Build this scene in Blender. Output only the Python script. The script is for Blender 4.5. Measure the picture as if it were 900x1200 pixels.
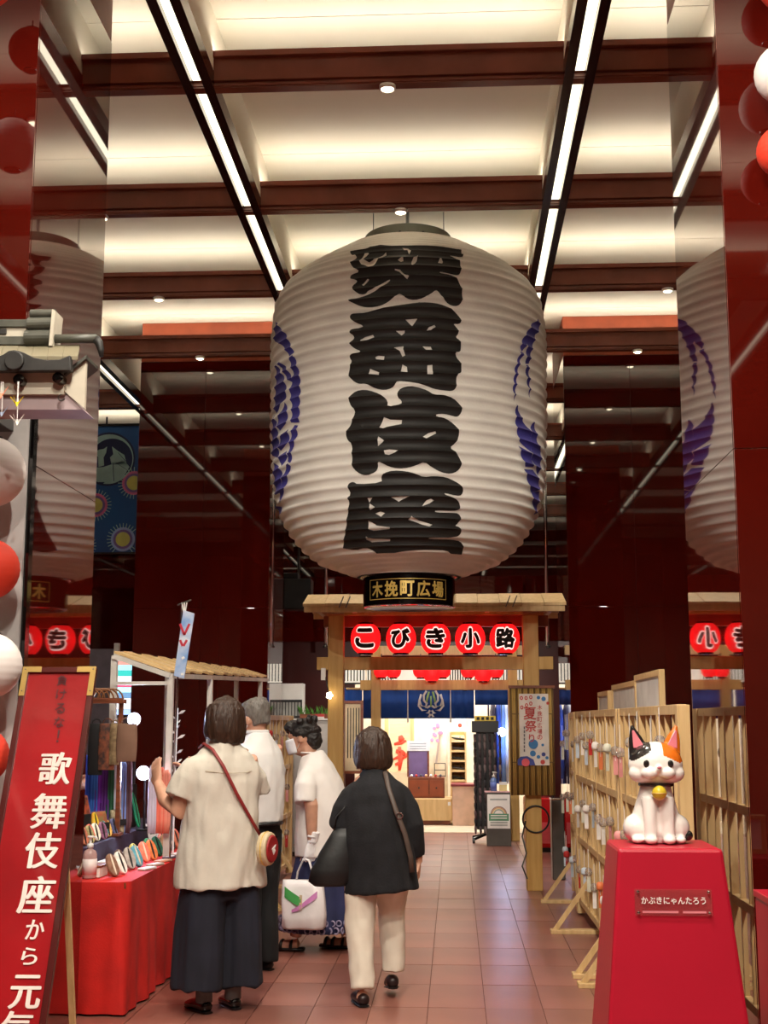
import bpy, bmesh, math, random
from mathutils import Vector, Matrix, noise
random.seed(7)
for o in list(bpy.data.objects): bpy.data.objects.remove(o)
S = bpy.context.scene
C = S.collection
R = math.radians
PI = math.pi

# ------------------------------------------------------------------ camera, world, exposure
CAM_H, FPX, PITCH, YAW = 1.47, 1520.0, R(9.1564), R(3.0858)
cd = bpy.data.cameras.new('camera'); cam = bpy.data.objects.new('camera', cd); C.objects.link(cam)
cam.location = (0, 0, CAM_H); cam.rotation_euler = (PI/2 + PITCH, 0, YAW)
cd.sensor_fit = 'HORIZONTAL'; cd.sensor_width = 36; cd.lens = FPX/900*36; cd.clip_end = 200
S.camera = cam
w = bpy.data.worlds.new('world'); S.world = w; w.use_nodes = True
w.node_tree.nodes['Background'].inputs[0].default_value = (0.9, 0.85, 0.8, 1)
w.node_tree.nodes['Background'].inputs[1].default_value = 0.02
S.view_settings.view_transform = 'Standard'; S.view_settings.look = 'None'
S.view_settings.gamma = 1.0; S.view_settings.use_curve_mapping = False
S.view_settings.exposure = 0.75
COVE_W = 21.0         # watts of each cove light row on top of a cross beam
SPOT_W = 140.0         # watts of each ceiling downlight

# ------------------------------------------------------------------ helpers
def at(u, v, Y):
    """world point at depth Y of a measured photo position"""
    fw = Vector((-math.sin(YAW)*math.cos(PITCH), math.cos(YAW)*math.cos(PITCH), math.sin(PITCH)))
    rt = Vector((math.cos(YAW), math.sin(YAW), 0)); up = rt.cross(fw)
    d = fw + rt*(u-450)/FPX + up*(600-v)/FPX
    return Vector((0, 0, CAM_H)) + d*(Y/d.y)

def lin(c):
    return tuple(((x/255)/12.92 if x/255 <= .04045 else ((x/255+.055)/1.055)**2.4) for x in c)

MC = {}
def mat(name, rgb=(200,200,200), rough=.6, metal=0, ior=1.5, var=.06, nscale=6, bump=0, bscale=40, emit=None, es=0,
        trans=0, coat=0, stretch=(1,1,1), rgb2=None, alpha=1, sheen=0):
    if name in MC: return MC[name]
    m = bpy.data.materials.new(name); m.use_nodes = True; MC[name] = m
    nt = m.node_tree; b = nt.nodes['Principled BSDF']; N = nt.nodes.new; L = nt.links.new
    c = lin(rgb)
    b.inputs['Roughness'].default_value = rough; b.inputs['Metallic'].default_value = metal; b.inputs['IOR'].default_value = ior
    b.inputs['Transmission Weight'].default_value = trans; b.inputs['Coat Weight'].default_value = coat
    b.inputs['Coat Roughness'].default_value = .05; b.inputs['Alpha'].default_value = alpha
    b.inputs['Sheen Weight'].default_value = sheen
    tc = N('ShaderNodeTexCoord'); mp = N('ShaderNodeMapping'); mp.inputs['Scale'].default_value = stretch
    L(tc.outputs['Object'], mp.inputs['Vector'])
    n = N('ShaderNodeTexNoise'); n.inputs['Scale'].default_value = nscale; n.inputs['Detail'].default_value = 4
    L(mp.outputs['Vector'], n.inputs['Vector'])
    mx = N('ShaderNodeMix'); mx.data_type = 'RGBA'
    c2 = lin(rgb2) if rgb2 else tuple(min(1, x*(1+2*var)) for x in c)
    c1 = c if rgb2 else tuple(x*(1-2*var) for x in c)
    mx.inputs[6].default_value = (*c1, 1); mx.inputs[7].default_value = (*c2, 1)
    rp = N('ShaderNodeMapRange'); rp.inputs[1].default_value = .35; rp.inputs[2].default_value = .65
    L(n.outputs['Fac'], rp.inputs[0]); L(rp.outputs[0], mx.inputs[0]); L(mx.outputs[2], b.inputs['Base Color'])
    if bump:
        bn = N('ShaderNodeTexNoise'); bn.inputs['Scale'].default_value = bscale; bn.inputs['Detail'].default_value = 3
        L(mp.outputs['Vector'], bn.inputs['Vector'])
        bp = N('ShaderNodeBump'); bp.inputs['Strength'].default_value = bump; bp.inputs['Distance'].default_value = .01
        L(bn.outputs['Fac'], bp.inputs['Height']); L(bp.outputs['Normal'], b.inputs['Normal'])
    if emit:
        b.inputs['Emission Color'].default_value = (*lin(emit), 1); b.inputs['Emission Strength'].default_value = es
    return m

WM = {}
def wm(o): return WM.get(o.name, Matrix.Identity(4))

def put(name, me, m, parent=None, smooth=False, bevel=0, subsurf=0):
    o = bpy.data.objects.new(name, me); C.objects.link(o)
    if m is not None:
        for x in (m if isinstance(m, (list, tuple)) else [m]): me.materials.append(x)
    if parent is not None:
        o.parent = parent; o.matrix_parent_inverse = wm(parent).inverted()
    if smooth:
        for p in me.polygons: p.use_smooth = True
    if bevel:
        b = o.modifiers.new('b', 'BEVEL'); b.width = bevel; b.segments = 2; b.limit_method = 'ANGLE'
    if subsurf:
        s = o.modifiers.new('s', 'SUBSURF'); s.levels = s.render_levels = subsurf
    return o

def tag(o, label=None, cat=None, group=None, kind=None):
    if label: o['label'] = label
    if cat: o['category'] = cat
    if group: o['group'] = group
    if kind: o['kind'] = kind
    return o

def thing(name, label, cat, loc=(0,0,0), rz=0, group=None, rx=0, ry=0):
    o = bpy.data.objects.new(name, None); C.objects.link(o); o.empty_display_size = .05
    o.location = loc; o.rotation_euler = (rx, ry, rz)
    WM[o.name] = Matrix.Translation(Vector(loc)) @ o.rotation_euler.to_matrix().to_4x4()
    return tag(o, label, cat, group)

def local(root):
    """parts built from here on are in the root's own coordinates"""
    WM[root.name] = Matrix.Identity(4)

def copy_tree(o, parent=None):
    c = o.copy(); C.objects.link(c)
    if parent is not None: c.parent = parent
    for ch in list(o.children): copy_tree(ch, c)
    return c

class MB:
    def __init__(s): s.v, s.f = [], []
    def add(s, vs, fs):
        n = len(s.v); s.v += [tuple(x) for x in vs]; s.f += [tuple(i+n for i in f) for f in fs]; return s
    def box(s, x0, x1, y0, y1, z0, z1):
        return s.hexa([(x0,y0,z0),(x1,y0,z0),(x1,y1,z0),(x0,y1,z0),(x0,y0,z1),(x1,y0,z1),(x1,y1,z1),(x0,y1,z1)])
    def hexa(s, v8):
        return s.add(v8, [(0,3,2,1),(4,5,6,7),(0,1,5,4),(1,2,6,5),(2,3,7,6),(3,0,4,7)])
    def bar(s, p, q, a, b, ref=(0,0,1)):
        """square bar a x b from p to q"""
        p, q = Vector(p), Vector(q); t = (q-p).normalized(); r = Vector(ref)
        if abs(t.dot(r)) > .98: r = Vector((1,0,0))
        x = t.cross(r).normalized(); y = x.cross(t)
        v = [e + x*i*a/2 + y*j*b/2 for e in (p, q) for i, j in ((-1,-1),(1,-1),(1,1),(-1,1))]
        return s.hexa(v)
    def loft(s, rings, cap=True, close=True):
        n = len(rings[0]); k = len(s.v)
        for r in rings: s.v += [tuple(x) for x in r]
        for i in range(len(rings)-1):
            for j in range(n if close else n-1):
                a, b = k+i*n+j, k+i*n+(j+1) % n
                s.f.append((a, b, b+n, a+n))
        if cap and close:
            s.f.append(tuple(k+j for j in reversed(range(n)))); s.f.append(tuple(k+(len(rings)-1)*n+j for j in range(n)))
        return s
    def tube(s, pts, rad, n=10, ref=(1,0,0), cap=True, squash=1.0):
        """tapered tube; rad: number, list of numbers or (ra, rb) pairs along ref / across it"""
        pts = [Vector(p) for p in pts]; rings = []
        if not isinstance(rad, (list,)): rad = [rad]*len(pts)
        for i, p in enumerate(pts):
            t = (pts[min(i+1, len(pts)-1)] - pts[max(i-1, 0)]).normalized()
            a = Vector(ref); a = a - t*a.dot(t)
            if a.length < 1e-3: a = Vector((0,1,0)) - t*t.y
            a.normalize(); b = t.cross(a)
            ra, rb = rad[i] if isinstance(rad[i], (tuple, list)) else (rad[i], rad[i]*squash)
            rings.append([p + a*ra*math.cos(2*PI*j/n) + b*rb*math.sin(2*PI*j/n) for j in range(n)])
        return s.loft(rings, cap)
    def cyl(s, p, q, r, r2=None, n=16):
        return s.tube([p, q], [r, r if r2 is None else r2], n)
    def lathe(s, prof, c=(0,0,0), n=24, cap=True):
        """prof: (r, z) list"""
        return s.loft([[(c[0]+r*math.cos(2*PI*j/n), c[1]+r*math.sin(2*PI*j/n), c[2]+z) for j in range(n)] for r, z in prof], cap)
    def ball(s, c, r, n=14, k=9, rz=None, ry=None):
        rz = rz or r; ry = ry or r
        rings = [[(c[0]+r*math.sin(PI*i/k)*math.cos(2*PI*j/n), c[1]+ry*math.sin(PI*i/k)*math.sin(2*PI*j/n), c[2]-rz*math.cos(PI*i/k)) for j in range(n)]
                 for i in range(k+1)]
        rings[0] = [(c[0]+1e-4*math.cos(2*PI*j/n), c[1]+1e-4*math.sin(2*PI*j/n), c[2]-rz) for j in range(n)]
        rings[-1] = [(c[0]+1e-4*math.cos(2*PI*j/n), c[1]+1e-4*math.sin(2*PI*j/n), c[2]+rz) for j in range(n)]
        return s.loft(rings)
    def prism(s, poly, axis, a0, a1):
        """extrude a 2-D polygon along an axis; poly coordinates are the two other axes in order"""
        def P(u, v, a): return {'x': (a,u,v), 'y': (u,a,v), 'z': (u,v,a)}[axis]
        return s.loft([[P(u, v, a0) for u, v in poly], [P(u, v, a1) for u, v in poly]])
    def torus(s, c, r, t, n=24, k=8, axis='z', arc=(0, 2*PI)):
        full = abs(arc[1]-arc[0]-2*PI) < 1e-6; rings = []
        for i in range(n + (0 if full else 1)):
            a = arc[0] + (arc[1]-arc[0])*i/n; ring = []
            for j in range(k):
                b = 2*PI*j/k; q = ((r+t*math.cos(b))*math.cos(a), (r+t*math.cos(b))*math.sin(a), t*math.sin(b))
                if axis == 'y': q = (q[0], q[2], q[1])
                if axis == 'x': q = (q[2], q[0], q[1])
                ring.append((c[0]+q[0], c[1]+q[1], c[2]+q[2]))
            rings.append(ring)
        if full: rings.append(rings[0])
        return s.loft(rings, cap=not full)
    def xf(s, M):
        s.v = [tuple(M @ Vector(p)) for p in s.v]; return s
    def mesh(s, name='mesh'):
        me = bpy.data.meshes.new(name); me.from_pydata(s.v, [], s.f)
        bm = bmesh.new(); bm.from_mesh(me); bmesh.ops.recalc_face_normals(bm, faces=bm.faces); bm.to_mesh(me); bm.free()
        return me
    def build(s, name, m, parent=None, smooth=False, bevel=0, subsurf=0):
        return put(name, s.mesh(name), m, parent, smooth, bevel, subsurf)

def box(name, m, parent, *a, bevel=0): return MB().box(*a).build(name, m, parent, bevel=bevel)

TMP = bpy.data.scenes.new('scratch')
def evaluated(o):
    """mesh of a scratch object, worked out in a scene of its own to stay quick; the scratch object is removed"""
    if o.name in C.objects: C.objects.unlink(o)
    TMP.collection.objects.link(o); vl = TMP.view_layers[0]; vl.update(); dg = vl.depsgraph
    me = bpy.data.meshes.new_from_object(o.evaluated_get(dg))
    bpy.data.objects.remove(o)
    return me

def fill2d(polys, smooth=0):
    """flat mesh (xy) from outlines and holes"""
    cu = bpy.data.curves.new('c', 'CURVE'); cu.dimensions = '2D'; cu.fill_mode = 'BOTH'
    for p in polys:
        for _ in range(smooth if len(p) > 25 else 0):
            p = [q for i in range(len(p)) for q in ((p[i][0]*.75+p[(i+1) % len(p)][0]*.25, p[i][1]*.75+p[(i+1) % len(p)][1]*.25),
                                                    (p[i][0]*.25+p[(i+1) % len(p)][0]*.75, p[i][1]*.25+p[(i+1) % len(p)][1]*.75))]
        sp = cu.splines.new('POLY'); sp.points.add(len(p)-1); sp.use_cyclic_u = True
        for i, (x, y) in enumerate(p): sp.points[i].co = (x, y, 0, 1)
    o = bpy.data.objects.new('c', cu); C.objects.link(o)
    return evaluated(o)

def glyphs(text, w=None, h=None, bold=0.0, extrude=0.0, widen=0.0):
    """flat mesh (xy) of lettering centred at 0 and fitted into w x h"""
    cu = bpy.data.curves.new('t', 'FONT'); cu.body = text; cu.size = 1; cu.resolution_u = 4
    cu.extrude = extrude; cu.align_x = 'CENTER'
    o = bpy.data.objects.new('t', cu); C.objects.link(o); me = evaluated(o)
    offs = [(-widen, 0), (widen, 0)] if widen else []     # thick uprights, thin level strokes, as in a brush-serif face
    if bold: offs += [(math.cos(k*PI/4)*bold, math.sin(k*PI/4)*bold) for k in range(8)]
    if offs:
        bm = bmesh.new(); bm.from_mesh(me); src = bm.faces[:]
        for k, (dx, dy) in enumerate(offs):
            g = bmesh.ops.duplicate(bm, geom=src)
            bmesh.ops.translate(bm, verts=[e for e in g['geom'] if isinstance(e, bmesh.types.BMVert)], vec=(dx, dy, .0003*(k+1)))
        bm.to_mesh(me); bm.free()
    xs = [v.co.x for v in me.vertices]; ys = [v.co.y for v in me.vertices]
    if not xs: return me
    cx, cy = (min(xs)+max(xs))/2, (min(ys)+max(ys))/2; sx = max(xs)-min(xs); sy = max(ys)-min(ys)
    fx = w/sx if w else None; fy = h/sy if h else None
    fx = fx or fy; fy = fy or fx
    for v in me.vertices: v.co.x = (v.co.x-cx)*fx; v.co.y = (v.co.y-cy)*fy
    return me

def decal(name, me, m, parent, fn, cuts_x=0, cuts_y=0, rows=()):
    """bend a flat mesh through fn(x, y) -> world, cut finely enough first"""
    bm = bmesh.new(); bm.from_mesh(me)
    for ax, step in ((0, cuts_x), (1, cuts_y)):
        if not step: continue
        lo = min(v.co[ax] for v in bm.verts); hi = max(v.co[ax] for v in bm.verts); c = math.floor(lo/step)*step + step
        while c < hi:
            no = (1,0,0) if ax == 0 else (0,1,0); co = (c,0,0) if ax == 0 else (0,c,0)
            bmesh.ops.bisect_plane(bm, geom=bm.verts[:]+bm.edges[:]+bm.faces[:], plane_co=co, plane_no=no, dist=1e-6); c += step
    for c in rows:
        if min(v.co.y for v in bm.verts) < c < max(v.co.y for v in bm.verts): bmesh.ops.bisect_plane(bm, geom=bm.verts[:]+bm.edges[:]+bm.faces[:], plane_co=(0,c,0), plane_no=(0,1,0), dist=1e-6)
    for v in bm.verts: v.co = Vector(fn(v.co.x, v.co.y, v.co.z))
    bm.to_mesh(me); bm.free()
    return put(name, me, m, parent)

def flat(name, me, m, parent, origin, ex, ey, en=None, off=0.0):
    """lay a flat mesh on the plane origin + x*ex + y*ey, lifted off along en"""
    ex, ey = Vector(ex).normalized(), Vector(ey).normalized(); en = Vector(en).normalized() if en else ex.cross(ey)
    o = Vector(origin) + en*off
    for v in me.vertices: v.co = o + ex*v.co.x + ey*v.co.y + en*v.co.z
    return put(name, me, m, parent)

def disc(r, n=24, sx=1, c=(0,0)): return [(c[0]+r*sx*math.cos(2*PI*i/n), c[1]+r*math.sin(2*PI*i/n)) for i in range(n)]
def rect(x0, x1, y0, y1): return [(x0,y0),(x1,y0),(x1,y1),(x0,y1)]

def spot(loc, watts, size=100, blend=.6, col=(1,.92,.79), rad=.05, name='spot', target=None):
    l = bpy.data.lights.new(name, 'SPOT'); l.energy = watts; l.spot_size = R(size); l.spot_blend = blend; l.color = col; l.shadow_soft_size = rad
    o = bpy.data.objects.new(name, l); C.objects.link(o); o.location = loc
    if target: o.rotation_euler = (Vector(target)-Vector(loc)).to_track_quat('-Z', 'Y').to_euler()
    return o
def point(loc, watts, col=(1,.9,.7), rad=.03, name='bulb_light'):
    l = bpy.data.lights.new(name, 'POINT'); l.energy = watts; l.color = col; l.shadow_soft_size = rad
    o = bpy.data.objects.new(name, l); C.objects.link(o); o.location = loc; return o
ORD = ['first','second','third','fourth','fifth','sixth','seventh','eighth','ninth','tenth','eleventh','twelfth','thirteenth','fourteenth','fifteenth','sixteenth','seventeenth']

# ------------------------------------------------------------------ materials
M_col = mat('polished_dark_red_panel', (68,10,5), .03, ior=1.65, var=.05, nscale=2, coat=1)
M_col.node_tree.nodes['Principled BSDF'].inputs['Coat IOR'].default_value = 1.32; M_col.node_tree.nodes['Principled BSDF'].inputs['Coat Roughness'].default_value = .02
M_seam = mat('panel_seam', (22,5,4), .5)
M_beam = mat('brown_beam', (126,68,52), .25, var=.08, nscale=3)
M_rail = mat('dark_rail', (38,20,14), .2)
M_cream = mat('ceiling_white', (222,216,198), .75, var=.01, nscale=2)
M_cap = mat('orange_brown_capital', (146,68,40), .5)
M_strip = mat('strip_diffuser', (255,250,235), .5, emit=(255,244,214), es=1.5)
M_tile = mat('terracotta_tile', (134,84,73), .3, var=.08, nscale=1.3, bump=.03)
M_tile2 = mat('terracotta_tile_pale', (142,92,80), .32, var=.08, nscale=1.3, bump=.03)
M_grout = mat('grout', (96,60,50), .8)
M_wood = mat('pale_wood', (198,164,112), .5, rgb2=(214,182,130), nscale=5, stretch=(6,6,.6))
M_gold_wood = mat('gate_wood', (190,148,76), .5, rgb2=(206,166,96), nscale=4, stretch=(6,6,.6))
M_wood_dk = mat('brown_wood', (120,62,34), .45, var=.15, stretch=(1,1,6))
M_black = mat('black_plastic', (14,13,14), .4)
M_lacquer = mat('black_lacquer', (10,9,9), .1, coat=.4)
M_white = mat('white_paint', (232,230,226), .5, var=.02)
M_chrome = mat('chrome', (210,212,216), .12, metal=1, var=.02)
M_steel = mat('brushed_steel', (120,124,122), .3, metal=1)
M_gold = mat('gold_leaf', (214,182,96), .35, metal=.3)
M_paper = mat('lantern_paper', (232,229,222), .8, var=.03, nscale=3, bump=.15, bscale=60)
M_ink = mat('black_ink', (22,20,18), .6, var=.2, nscale=8)
M_indigo = mat('blue_violet_ink', (62,58,142), .6, var=.12, nscale=6)
M_redcloth = mat('red_cloth', (196,24,14), .85, var=.1, nscale=4, bump=.2, bscale=120)
M_skin = mat('skin', (196,146,120), .55, var=.05, nscale=12)
M_glow_red = mat('lit_red_lantern', (226,30,34), .6, emit=(240,22,26), es=.75, var=.05)
M_whitewash = mat('shop_wall', (226,214,196), .7)
PROF=[(2.585,0.411),(2.7,0.735),(2.815,0.874),(2.931,0.959),(3.046,1.021),(3.161,1.06),(3.276,1.08),(3.392,1.091),(3.507,1.097),(3.622,1.103),(3.737,1.107),(3.852,1.109),(3.968,1.111),(4.083,1.112),(4.198,1.114),(4.313,1.115),(4.428,1.114),(4.544,1.109),(4.659,1.101),(4.774,1.085),(4.889,1.028),(5.005,0.905),(5.12,0.733),(5.235,0.546)]
KANJI=[[[(-25.4,4.964),(-23.4,4.973),(-14.2,5.015),(-2.7,4.991),(16.0,5.002),(27.3,4.992),(26.3,4.904),(25.3,4.884),(19.4,4.889),(21.3,4.879),(23.7,4.843),(23.4,4.772),(22.8,4.722),(21.2,4.71),(18.1,4.718),(14.5,4.729),(14.5,4.717),(18.2,4.712),(21.1,4.687),(22.9,4.632),(23.4,4.562),(23.0,4.502),(21.4,4.469),(18.9,4.465),(16.6,4.49),(14.8,4.533),(14.0,4.562),(12.7,4.581),(10.7,4.547),(7.8,4.509),(4.4,4.494),(1.5,4.504),(-0.5,4.539),(-1.3,4.548),(-2.7,4.527),(-5.9,4.483),(-8.8,4.458),(-12.3,4.449),(-15.9,4.464),(-19.0,4.495),(-21.5,4.522),(-21.0,4.533),(-17.8,4.53),(-14.2,4.549),(-9.4,4.588),(-4.8,4.649),(-5.1,4.662),(-8.3,4.628),(-11.5,4.592),(-13.6,4.583),(-14.5,4.562),(-16.6,4.56),(-18.8,4.588),(-20.1,4.616),(-20.2,4.64),(-18.0,4.664),(-18.4,4.677),(-21.0,4.693),(-21.4,4.716),(-20.8,4.733),(-17.1,4.744),(-19.8,4.78),(-22.1,4.83),(-22.0,4.85),(-20.3,4.875),(-19.8,4.893),(-24.2,4.941)],[(-18.0,4.852),(-18.1,4.838),(-17.2,4.814),(-15.5,4.802),(-13.7,4.777),(-11.9,4.786),(-10.5,4.827),(-9.5,4.846),(-6.9,4.878),(-7.2,4.9),(-8.4,4.879),(-11.1,4.849),(-12.2,4.83),(-13.7,4.819),(-15.9,4.839),(-16.8,4.863),(-14.6,4.902),(-16.0,4.917),(-17.3,4.879)],[(-0.5,4.952),(2.2,4.947),(3.8,4.922),(2.5,4.88),(1.6,4.913)],[(-2.1,4.822),(0.0,4.846),(0.2,4.814),(-0.8,4.808)],[(3.4,4.806),(4.6,4.849),(6.2,4.871),(5.5,4.813),(3.9,4.765),(3.3,4.771)],[(14.1,4.808),(15.2,4.848),(16.2,4.818),(15.8,4.806)],[(-3.1,4.743),(-1.1,4.736),(0.7,4.694),(2.4,4.68),(1.7,4.658),(0.4,4.68),(-1.4,4.72),(-3.1,4.733)],[(-16.1,4.635),(-13.8,4.675),(-13.1,4.669),(-15.4,4.626)]],[[(-20.9,4.404),(-19.9,4.419),(-17.7,4.417),(-14.7,4.414),(-9.9,4.43),(-4.7,4.448),(-0.2,4.461),(5.0,4.477),(9.5,4.482),(14.2,4.474),(17.7,4.448),(20.7,4.413),(22.2,4.381),(22.5,4.347),(21.7,4.331),(19.3,4.33),(20.6,4.309),(21.4,4.277),(21.2,4.251),(20.3,4.231),(21.7,4.209),(22.4,4.176),(22.3,4.136),(21.5,4.117),(19.7,4.112),(20.6,4.076),(22.0,4.044),(22.7,3.995),(22.4,3.966),(20.6,3.952),(20.5,3.878),(20.2,3.844),(18.7,3.825),(15.2,3.827),(11.7,3.834),(8.8,3.855),(4.3,3.876),(-2.2,3.894),(-2.8,3.866),(-4.2,3.839),(-7.1,3.827),(-10.6,3.842),(-13.2,3.871),(-15.0,3.885),(-16.5,3.881),(-18.9,3.903),(-20.8,3.941),(-21.3,3.976),(-20.5,4.026),(-19.9,4.061),(-20.8,4.083),(-20.7,4.105),(-19.2,4.114),(-16.5,4.114),(-16.2,4.128),(-18.9,4.153),(-20.7,4.188),(-20.5,4.202),(-18.9,4.227),(-19.2,4.252),(-20.5,4.27),(-20.7,4.294),(-19.6,4.303),(-16.5,4.302),(-15.0,4.316),(-18.3,4.346),(-20.5,4.38)],[(1.0,4.345),(5.5,4.351),(3.5,4.295)],[(8.9,4.263),(9.8,4.29),(12.0,4.311),(12.4,4.295),(10.6,4.268)],[(-2.6,4.261),(0.7,4.262),(0.7,4.246),(-0.5,4.228)],[(-16.2,4.21),(-14.6,4.23),(-11.4,4.242),(-10.9,4.224),(-13.5,4.205),(-16.1,4.2)],[(-3.3,4.139),(0.3,4.148),(0.1,4.124),(0.9,4.079),(-0.2,4.07),(-1.1,4.108)],[(7.4,4.147),(10.5,4.146),(10.9,4.121),(8.6,4.119)],[(-10.6,4.074),(-9.4,4.084),(-7.0,4.078),(-7.2,4.049),(-10.2,4.059)],[(-0.2,4.011),(1.5,3.994),(1.7,3.951),(-0.8,3.958)],[(9.2,4.007),(11.1,4.011),(11.2,3.94),(9.1,3.94)],[(-12.6,3.99),(-8.8,3.956),(-9.1,3.939),(-12.9,3.949)]],[[(-21.4,3.775),(-20.5,3.807),(-18.4,3.835),(-14.7,3.84),(-11.1,3.82),(-7.6,3.783),(-5.9,3.748),(-5.8,3.698),(-0.6,3.718),(-0.5,3.745),(-2.0,3.768),(-2.2,3.807),(-0.8,3.839),(2.6,3.853),(6.0,3.842),(9.4,3.822),(11.4,3.79),(15.1,3.79),(19.3,3.773),(22.0,3.732),(22.9,3.689),(22.0,3.654),(20.5,3.635),(18.7,3.643),(16.0,3.655),(12.5,3.649),(12.5,3.629),(16.3,3.619),(19.6,3.584),(21.6,3.537),(21.6,3.492),(20.0,3.441),(17.9,3.409),(20.6,3.376),(22.6,3.323),(22.7,3.274),(21.2,3.24),(18.2,3.219),(14.8,3.227),(11.2,3.26),(8.0,3.301),(5.4,3.278),(1.9,3.257),(-2.1,3.253),(-5.6,3.268),(-8.5,3.299),(-9.7,3.306),(-9.9,3.262),(-11.0,3.231),(-14.1,3.213),(-17.2,3.225),(-19.9,3.263),(-20.4,3.296),(-19.9,3.45),(-21.7,3.474),(-22.7,3.51),(-22.2,3.542),(-20.3,3.594),(-19.4,3.637),(-18.5,3.697),(-20.6,3.729)],[(-7.1,3.625),(-4.8,3.607),(-0.4,3.602),(-0.6,3.574),(-6.0,3.555),(-7.5,3.542),(-9.0,3.552)],[(-9.6,3.491),(-7.1,3.456),(-9.7,3.418)],[(-7.3,3.385),(-5.2,3.391),(-1.8,3.382),(-3.2,3.367),(-5.5,3.351),(-7.0,3.358)],[(7.4,3.481),(9.6,3.509),(12.2,3.524),(12.6,3.509),(10.5,3.488),(8.8,3.47)]],[[(-22.9,3.144),(-22.2,3.166),(-20.5,3.174),(-18.4,3.151),(-8.5,3.155),(-8.8,3.198),(-7.5,3.224),(-3.9,3.241),(0.8,3.234),(4.8,3.215),(7.8,3.191),(11.9,3.201),(16.7,3.196),(20.5,3.17),(23.2,3.142),(24.6,3.112),(24.0,3.076),(21.7,3.069),(16.5,3.085),(16.6,3.074),(19.9,3.06),(22.7,3.037),(24.1,3.007),(23.9,2.976),(21.6,2.964),(13.5,2.964),(13.4,2.948),(21.0,2.95),(24.2,2.95),(25.9,2.917),(25.1,2.88),(23.7,2.867),(26.3,2.861),(28.0,2.837),(28.1,2.807),(25.7,2.796),(12.1,2.784),(12.4,2.767),(24.9,2.771),(30.1,2.765),(33.8,2.738),(35.3,2.699),(34.7,2.683),(28.7,2.691),(24.1,2.702),(14.9,2.703),(2.6,2.699),(-6.3,2.694),(-16.0,2.688),(-20.3,2.708),(-23.0,2.725),(-30.3,2.708),(-37.4,2.732),(-34.7,2.769),(-29.9,2.83),(-25.2,2.958),(-23.1,3.038),(-23.7,3.065),(-22.0,3.081)],[(-14.9,3.053),(-12.7,3.056),(-14.5,3.019)],[(-5.2,3.054),(2.5,3.061),(-2.2,3.018)],[(7.5,2.992),(9.3,3.028),(11.1,3.042),(12.6,3.029),(10.7,3.009)],[(-14.5,3.014),(-12.2,2.992),(-14.7,2.968)],[(-12.6,2.944),(-10.2,2.957),(-8.3,2.944),(-10.1,2.924)],[(1.7,2.896),(3.2,2.926),(6.6,2.891),(12.9,2.868),(11.6,2.858),(8.0,2.867),(3.9,2.886)],[(-16.4,2.898),(-12.9,2.866),(-6.7,2.855),(-7.1,2.838),(-14.9,2.829),(-17.1,2.843)],[(-19.5,2.8),(-16.2,2.777),(-7.6,2.77),(-7.9,2.758),(-17.8,2.756),(-20.4,2.772)]]]
CREST_L=[[(-70.4,4.574),(-66.8,4.546),(-56.9,4.406),(-51.0,4.237),(-53.8,4.219),(-57.3,4.295),(-61.1,4.35),(-68.2,4.409)],[(-50.8,4.201),(-49.2,4.174),(-46.6,4.038),(-46.3,3.914),(-47.0,3.692),(-51.6,3.708),(-51.2,3.809),(-52.8,3.94),(-51.5,4.004),(-55.0,4.046),(-59.0,4.142),(-62.8,4.198),(-60.9,4.203),(-55.8,4.14),(-50.9,4.029),(-50.2,4.053),(-52.8,4.175)],[(-66.4,4.213),(-63.5,4.163),(-59.1,4.079),(-56.5,3.969),(-57.4,3.903),(-66.3,3.83),(-68.5,3.882),(-67.7,3.963),(-66.5,4.128)],[(-56.8,3.859),(-55.0,3.783),(-55.4,3.702),(-62.2,3.673),(-64.1,3.722),(-63.0,3.774)],[(-49.8,3.657),(-47.6,3.646),(-48.1,3.581),(-51.6,3.484),(-52.6,3.392),(-55.3,3.414),(-53.4,3.517),(-51.3,3.618)],[(-54.6,3.644),(-54.3,3.547),(-61.9,3.513),(-63.8,3.554),(-61.3,3.614)],[(-71.0,3.822),(-66.5,3.746),(-64.9,3.614),(-65.3,3.476),(-75.4,3.529),(-74.6,3.682)],[(-56.6,3.487),(-55.9,3.444),(-60.5,3.391),(-63.3,3.428),(-63.1,3.469)],[(-71.8,3.444),(-64.8,3.392),(-62.2,3.328),(-67.2,3.207),(-74.1,3.214),(-74.7,3.343)],[(-55.5,3.388),(-54.2,3.357),(-58.9,3.236),(-67.2,3.138),(-68.4,3.169),(-61.5,3.298)],[(-85.3,3.158),(-72.2,3.098),(-73.8,3.061),(-85.2,3.079)]]
CREST_R=[[(68.4,4.551),(61.5,4.475),(55.1,4.341),(52.7,4.26),(54.1,4.227),(57.3,4.302),(56.3,4.148),(58.7,4.159),(61.0,4.291),(64.0,4.408),(68.3,4.463)],[(57.8,4.131),(55.8,4.122),(56.8,4.011),(58.4,3.881),(58.7,4.02)],[(53.9,4.206),(51.6,4.209),(48.9,4.076),(47.5,3.933),(48.1,3.829),(49.2,3.959),(51.1,4.124)],[(49.2,3.794),(49.4,3.65),(51.2,3.532),(59.8,3.475),(59.1,3.628),(53.4,3.684),(50.8,3.752)],[(60.1,3.456),(51.5,3.485),(54.2,3.398),(56.6,3.352),(61.9,3.369)],[(61.9,3.708),(60.5,3.653),(61.0,3.518),(61.9,3.424),(69.0,3.331),(71.0,3.417),(70.6,3.515),(66.1,3.557),(64.6,3.64)],[(68.2,3.309),(63.5,3.342),(56.8,3.325),(60.9,3.227),(64.0,3.179),(68.1,3.201),(72.7,3.235)],[(72.6,3.205),(65.1,3.172),(67.7,3.113),(75.2,3.036),(77.2,3.062)]]
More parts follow.
